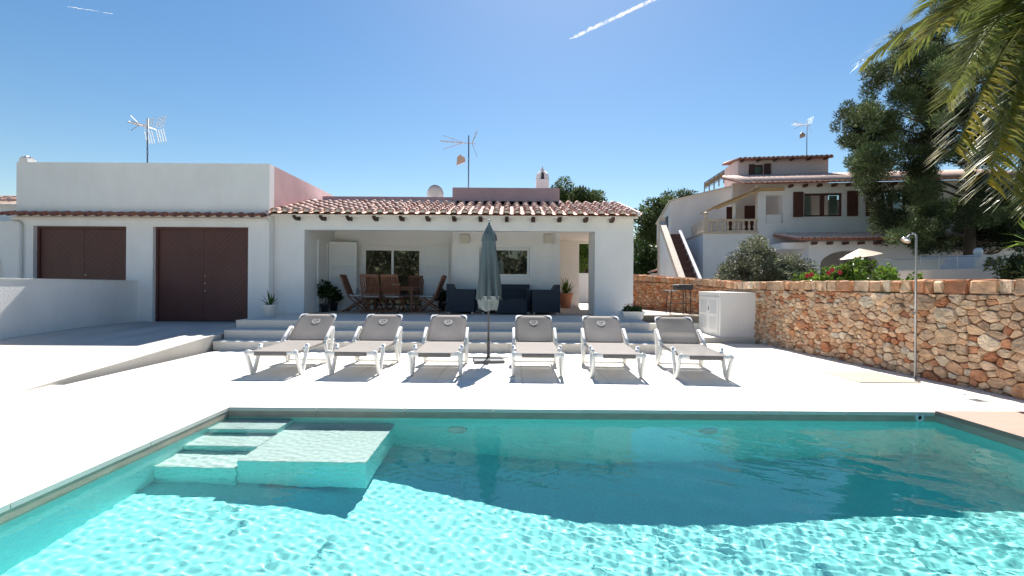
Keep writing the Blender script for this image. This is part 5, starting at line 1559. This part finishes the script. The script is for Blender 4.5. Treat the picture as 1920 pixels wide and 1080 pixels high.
# ------------------------------------------------------------------ palm at the right edge
pc = Vector((8.55, 6.9, 5.75))
palm = E('palm_tree', 'tall palm whose feathery fronds hang into the top right corner', 'palm tree', (pc.x + .15, pc.y + .1, -.06))
q = MB(); pts = [(0, 0, 0), (0.02, 0, 1.5), (-.02, 0, 3.2), (-.12, -.08, 5.6)]
q.tube(pts, [.34, .28, .27, .30], 14); q.build('trunk', 'bark', palm, True)
q = MB()
for k in range(60):
    a = k * 2.4; z = 4.7 + k * .016; c = Vector((.26 * math.cos(a), .26 * math.sin(a), z)); q.bar(c, c + Vector((.16 * math.cos(a), .16 * math.sin(a), .22)), .09, .04)
q.build('leaf_bases', 'bark', palm)
def frond(tip, rise, seed, yellow=.0, nl=130, ll=.52):
    rr = random.Random(seed); O = Vector(palm.location); c0 = pc - O; t1 = Vector(tip) - O
    ctrl = c0.lerp(t1, .5) + Vector((0, 0, rise))
    P = lambda t: c0 * (1 - t) ** 2 + ctrl * 2 * t * (1 - t) + t1 * t * t
    q = MB(); q.cur = (1.5, 1.35, .9)
    q.tube([P(k / 14) for k in range(15)], [.028 * (1 - .85 * k / 14) for k in range(15)], 5)
    for k in range(nl):
        t = .10 + .90 * (k + .5) / nl; p = P(t); d = (P(min(1, t + .01)) - P(t - .01)).normalized()
        sd_ = d.cross(Vector((0, 0, 1))); sd_ = sd_.normalized() if sd_.length > .05 else Vector((1, 0, 0)); up = sd_.cross(d).normalized()
        L = ll * (.55 + .75 * math.sin(PI * min(1, .12 + .80 * t)) ) * rr.uniform(.85, 1.1)
        for s in (-1, 1):
            ang = rr.uniform(.55, .85); v = (d * math.cos(ang) * 1.0 + sd_ * s * math.sin(ang) + up * rr.uniform(-.05, .35)).normalized()
            wn_ = v.cross(up + sd_ * s * .8); wn_ = wn_.normalized() * .0155
            m1 = p + v * L * .5 + Vector((0, 0, -.03 * L)); e = p + v * L * .97 + Vector((0, 0, -.16 * L))
            b_ = rr.uniform(.7, 1.25); ye = yellow * (t ** 2) * rr.random() * 1.4
            q.cur = (b_ * (1 + 1.9 * ye), b_ * (1 + .75 * ye), b_ * (1 - .2 * ye))
            q.add([p - wn_ * .6, p + wn_ * .6, m1 + wn_, m1 - wn_], [(0, 1, 2, 3)]); q.add([m1 - wn_, m1 + wn_, e], [(0, 1, 2)])
    return q.build('frond', 'leaf_palm', palm)
for i, (px, py, y, rise, ye) in enumerate(((1745, 8, 6.6, 1.15, .2), (1752, 58, 6.3, 1.2, .8), (1795, 150, 6.0, 1.3, .3), (1835, 185, 6.3, 1.2, .2), (1790, 285, 5.9, 1.4, 1.0), (1845, 300, 6.6, 1.3, .5), (1852, 345, 6.0, 1.35, .9), (1900, 360, 6.2, 1.25, .5), (1945, 380, 6.0, 1.1, .5), (1830, 100, 7.4, 1.2, .1), (1885, 270, 6.9, 1.3, .3))):
    frond(PY(px, py, y), rise * .8, 50 + i, ye)
for k in range(16):
    a = 2 * PI * k / 16 + .2
    if math.cos(a) < -.3 and math.sin(a) < .75: continue
    el = rr.uniform(-.6, 1.2); frond(pc + Vector((math.cos(a) * 2.6, math.sin(a) * 2.6, el)), 1.0, 90 + k, .2)
# yucca
def spiky(parent, name, c, n, L, w_, seed, m, el=(.2, 1.3), cur=(1, 1, 1)):
    rr = random.Random(seed); q = MB()
    for k in range(n):
        a = rr.uniform(0, 2 * PI); e = rr.uniform(*el); l = L * rr.uniform(.7, 1.1); b_ = rr.uniform(.7, 1.4)
        h = Vector((math.cos(a), math.sin(a), 0)); d0 = h * math.cos(e) + Vector((0, 0, math.sin(e))); sd_ = Vector((-math.sin(a), math.cos(a), 0)) * w_
        p0 = Vector(c); p1 = p0 + d0 * l * .55; p2 = p0 + d0 * l + Vector((0, 0, -.18 * l)) * math.cos(e)
        q.cur = tuple(b_ * x for x in cur)
        q.add([p0 - sd_ * .5, p0 + sd_ * .5, p1 + sd_, p1 - sd_], [(0, 1, 2, 3)]); q.add([p1 - sd_, p1 + sd_, p2], [(0, 1, 2)])
    return q.build(name, m, parent)
yb = PY(1945, 452, 7.3)
yu = E('yucca', 'bright spiky yucca at the right edge over the stone wall', 'plant', (yb.x, 7.3, -.06))
spiky(yu, 'leaf_rosette', (0, 0, yb.z), 46, .62, .022, 5, 'leaf_bright', (-.2, 1.4), (1.3, 1.3, 1)); MB().tube([(0, 0, 0), (.03, 0, 1), (0, 0, yb.z)], [.08, .07, .06], 8).build('stem', 'bark', yu, True)
# ------------------------------------------------------------------ potted plants
def pot(t, prof, m='ceramic', soil=True):
    MB().lathe(prof, 22).build('pot', m, t, True)
lp = G(506, 594.5, TZ); lp.y = min(lp.y, 11.6)
t = E('potted_plant', 'strappy green plant in a white pot at the left porch wall', 'potted plant', (lp.x, lp.y, TZ))
pot(t, [(.105, 0), (.115, .02), (.15, .26), (.165, .265), (.165, .30), (.145, .30), (.14, .26), (.001, .255)])
spiky(t, 'leaves', (0, 0, .26), 22, .46, .02, 8, 'leaf_dark', (.1, 1.4), (1.6, 1.7, 1.2))
pl = G(1188, 602, TZ)
t = E('planter', 'white square planter with reddish succulents at the terrace corner', 'planter', (pl.x, pl.y + .16, TZ))
MB().prism([(-.19, -.16, 0), (.19, -.16, 0), (.19, .16, 0), (-.19, .16, 0)], (0, 0, .01)).add([(-.19, -.16, .01), (.19, -.16, .01), (.19, .16, .01), (-.19, .16, .01), (-.26, -.2, .22), (.26, -.2, .22), (.26, .2, .22), (-.26, .2, .22), (-.235, -.175, .22), (.235, -.175, .22), (.235, .175, .22), (-.235, .175, .22), (-.23, -.17, .18), (.23, -.17, .18), (.23, .17, .18), (-.23, .17, .18)],
   [(0, 1, 5, 4), (1, 2, 6, 5), (2, 3, 7, 6), (3, 0, 4, 7), (4, 5, 9, 8), (5, 6, 10, 9), (6, 7, 11, 10), (7, 4, 8, 11), (8, 9, 13, 12), (9, 10, 14, 13), (10, 11, 15, 14), (11, 8, 12, 15), (12, 13, 14, 15)]).build('planter_box', 'ceramic', t)
leaves('succulents', 'leaf_dark', t, [((rr.uniform(-.18, .18), rr.uniform(-.12, .12), .25), .085, rr.uniform(.8, 1.6)) for _ in range(9)], 60, .06, .35, 9, .3)
q = MB()
for k in range(16):
    c = Vector((rr.uniform(-.18, .18), rr.uniform(-.13, .13), rr.uniform(.31, .39)))
    for j in range(5):
        a = 2 * PI * j / 5; q.add([c, c + Vector((.03 * math.cos(a - .4), .03 * math.sin(a - .4), .012)), c + Vector((.045 * math.cos(a), .045 * math.sin(a), .02)), c + Vector((.03 * math.cos(a + .4), .03 * math.sin(a + .4), .012))], [(0, 1, 2, 3)])
q.build('blossoms', 'petal_pink', t)
t = E('potted_plant', 'bushy green plant in a terracotta pot right of the rattan set', 'potted plant', (2.02, 16.3, TZ))
pot(t, [(.16, 0), (.17, .03), (.24, .46), (.27, .47), (.27, .53), (.235, .53), (.23, .46), (.001, .45)], 'pot_clay')
spiky(t, 'leaves', (0, 0, .48), 90, .68, .018, 18, 'leaf_bright', (.1, 1.45), (.8, .8, .8))
for (px, py, y, hh, lb, sd_) in ((576, 572, 13.1, .80, 'dark leafy plant on a stand just inside the left porch wall', 3), (613, 580, 13.75, .62, 'dark round plant in a pot by the open shutter', 4), (829, 578, 13.9, .60, 'dark plant in a pot between dining set and left armchair', 5)):
    p = PY(px, py, y)
    t = E('potted_plant', lb, 'potted plant', (max(p.x, -5.3), y, TZ))
    pot(t, [(.09, 0), (.12, .2), (.13, .2), (.13, .24), (.11, .24), (.1, .2), (.001, .2)], 'dark_metal')
    MB().tube([(0, 0, .2), (.02, 0, hh * .6)], .018, 6).build('stem', 'bark', t)
    leaves('foliage', 'leaf_dark', t, [((rr.uniform(-.12, .12), rr.uniform(-.1, .1), hh * rr.uniform(.55, 1)), .12, rr.uniform(.6, 1.3)) for _ in range(9)], 34, .10, .35, sd_)

# hedge across the far side of the garden, behind the pool (it shows in the porch glass)
hg = E('hedge', 'tall dense hedge mirrored in the glass doors of the porch', 'hedge', (0, -11, -.06))
leaves('foliage', 'leaf_olive', hg, [((rr.uniform(-17, 17), rr.uniform(-.6, .6), rr.uniform(.2, 4.6)), rr.uniform(.5, .85), rr.uniform(.6, 1.5)) for _ in range(420)], 60, .34, .4, 61)
q = MB()
limb(q, (-16, 0, .3), (16, 0, .4), .08, .08, rr, 14, .02)
q.build('stem', 'bark', hg, True)

# ------------------------------------------------------------------ vapour trails high in the sky
mtr = bpy.data.materials.new('vapour'); mtr.use_nodes = True
n = mtr.node_tree.nodes; L = mtr.node_tree.links; n.remove(n['Principled BSDF'])
df = n.new('ShaderNodeBsdfDiffuse'); df.inputs[0].default_value = (.95, .95, .95, 1); tl = n.new('ShaderNodeBsdfTranslucent'); tl.inputs[0].default_value = (.95, .95, .95, 1)
ad = n.new('ShaderNodeMixShader'); ad.inputs[0].default_value = .5; L.new(df.outputs[0], ad.inputs[1]); L.new(tl.outputs[0], ad.inputs[2])
tp = n.new('ShaderNodeBsdfTransparent'); ms = n.new('ShaderNodeMixShader')
nz = n.new('ShaderNodeTexNoise'); nz.inputs['Scale'].default_value = .012; nz.inputs['Detail'].default_value = 6; tc = n.new('ShaderNodeTexCoord'); L.new(tc.outputs['Object'], nz.inputs['Vector'])
lwt = n.new('ShaderNodeLayerWeight'); lwt.inputs[0].default_value = .35
sb = n.new('ShaderNodeMath'); sb.operation = 'SUBTRACT'; sb.inputs[0].default_value = 1.15; L.new(lwt.outputs['Facing'], sb.inputs[1])
ml = n.new('ShaderNodeMath'); ml.operation = 'MULTIPLY'; L.new(sb.outputs[0], ml.inputs[0]); nr = n.new('ShaderNodeMapRange'); nr.inputs[1].default_value = .36; nr.inputs[2].default_value = .66; L.new(nz.outputs['Fac'], nr.inputs[0]); L.new(nr.outputs[0], ml.inputs[1])
cl_ = n.new('ShaderNodeMath'); cl_.operation = 'MULTIPLY'; cl_.use_clamp = True; cl_.inputs[1].default_value = .75; L.new(ml.outputs[0], cl_.inputs[0])
L.new(cl_.outputs[0], ms.inputs[0]); L.new(tp.outputs[0], ms.inputs[1]); L.new(ad.outputs[0], ms.inputs[2]); L.new(ms.outputs[0], n['Material Output'].inputs[0])
M['vapour'] = mtr
def trail(label, a, b, ra, rb, seed):
    rr = random.Random(seed); D = 6000; A, B = PY(*a, D), PY(*b, D * 1.05); nn = 40
    q = MB(); q.tube([A.lerp(B, k / nn) - A + Vector((rr.uniform(-4, 4), 0, rr.uniform(-5, 5))) for k in range(nn + 1)], [max(1, (ra + (rb - ra) * k / nn) * min(1, .25 + k / 3) * rr.uniform(.8, 1.15)) for k in range(nn + 1)], 12, True)
    o = q.build('vapour_trail', 'vapour', None, True, loc=A); tag(o, label, 'vapour trail', 'vapour trails')
trail('bright white vapour trail slanting up at the top centre of the sky', (1068, 73), (1262, -18), 22, 32, 1)
trail('thin faint vapour trail in the top left corner of the sky', (126, 12), (212, 26), 6, 3.5, 2)
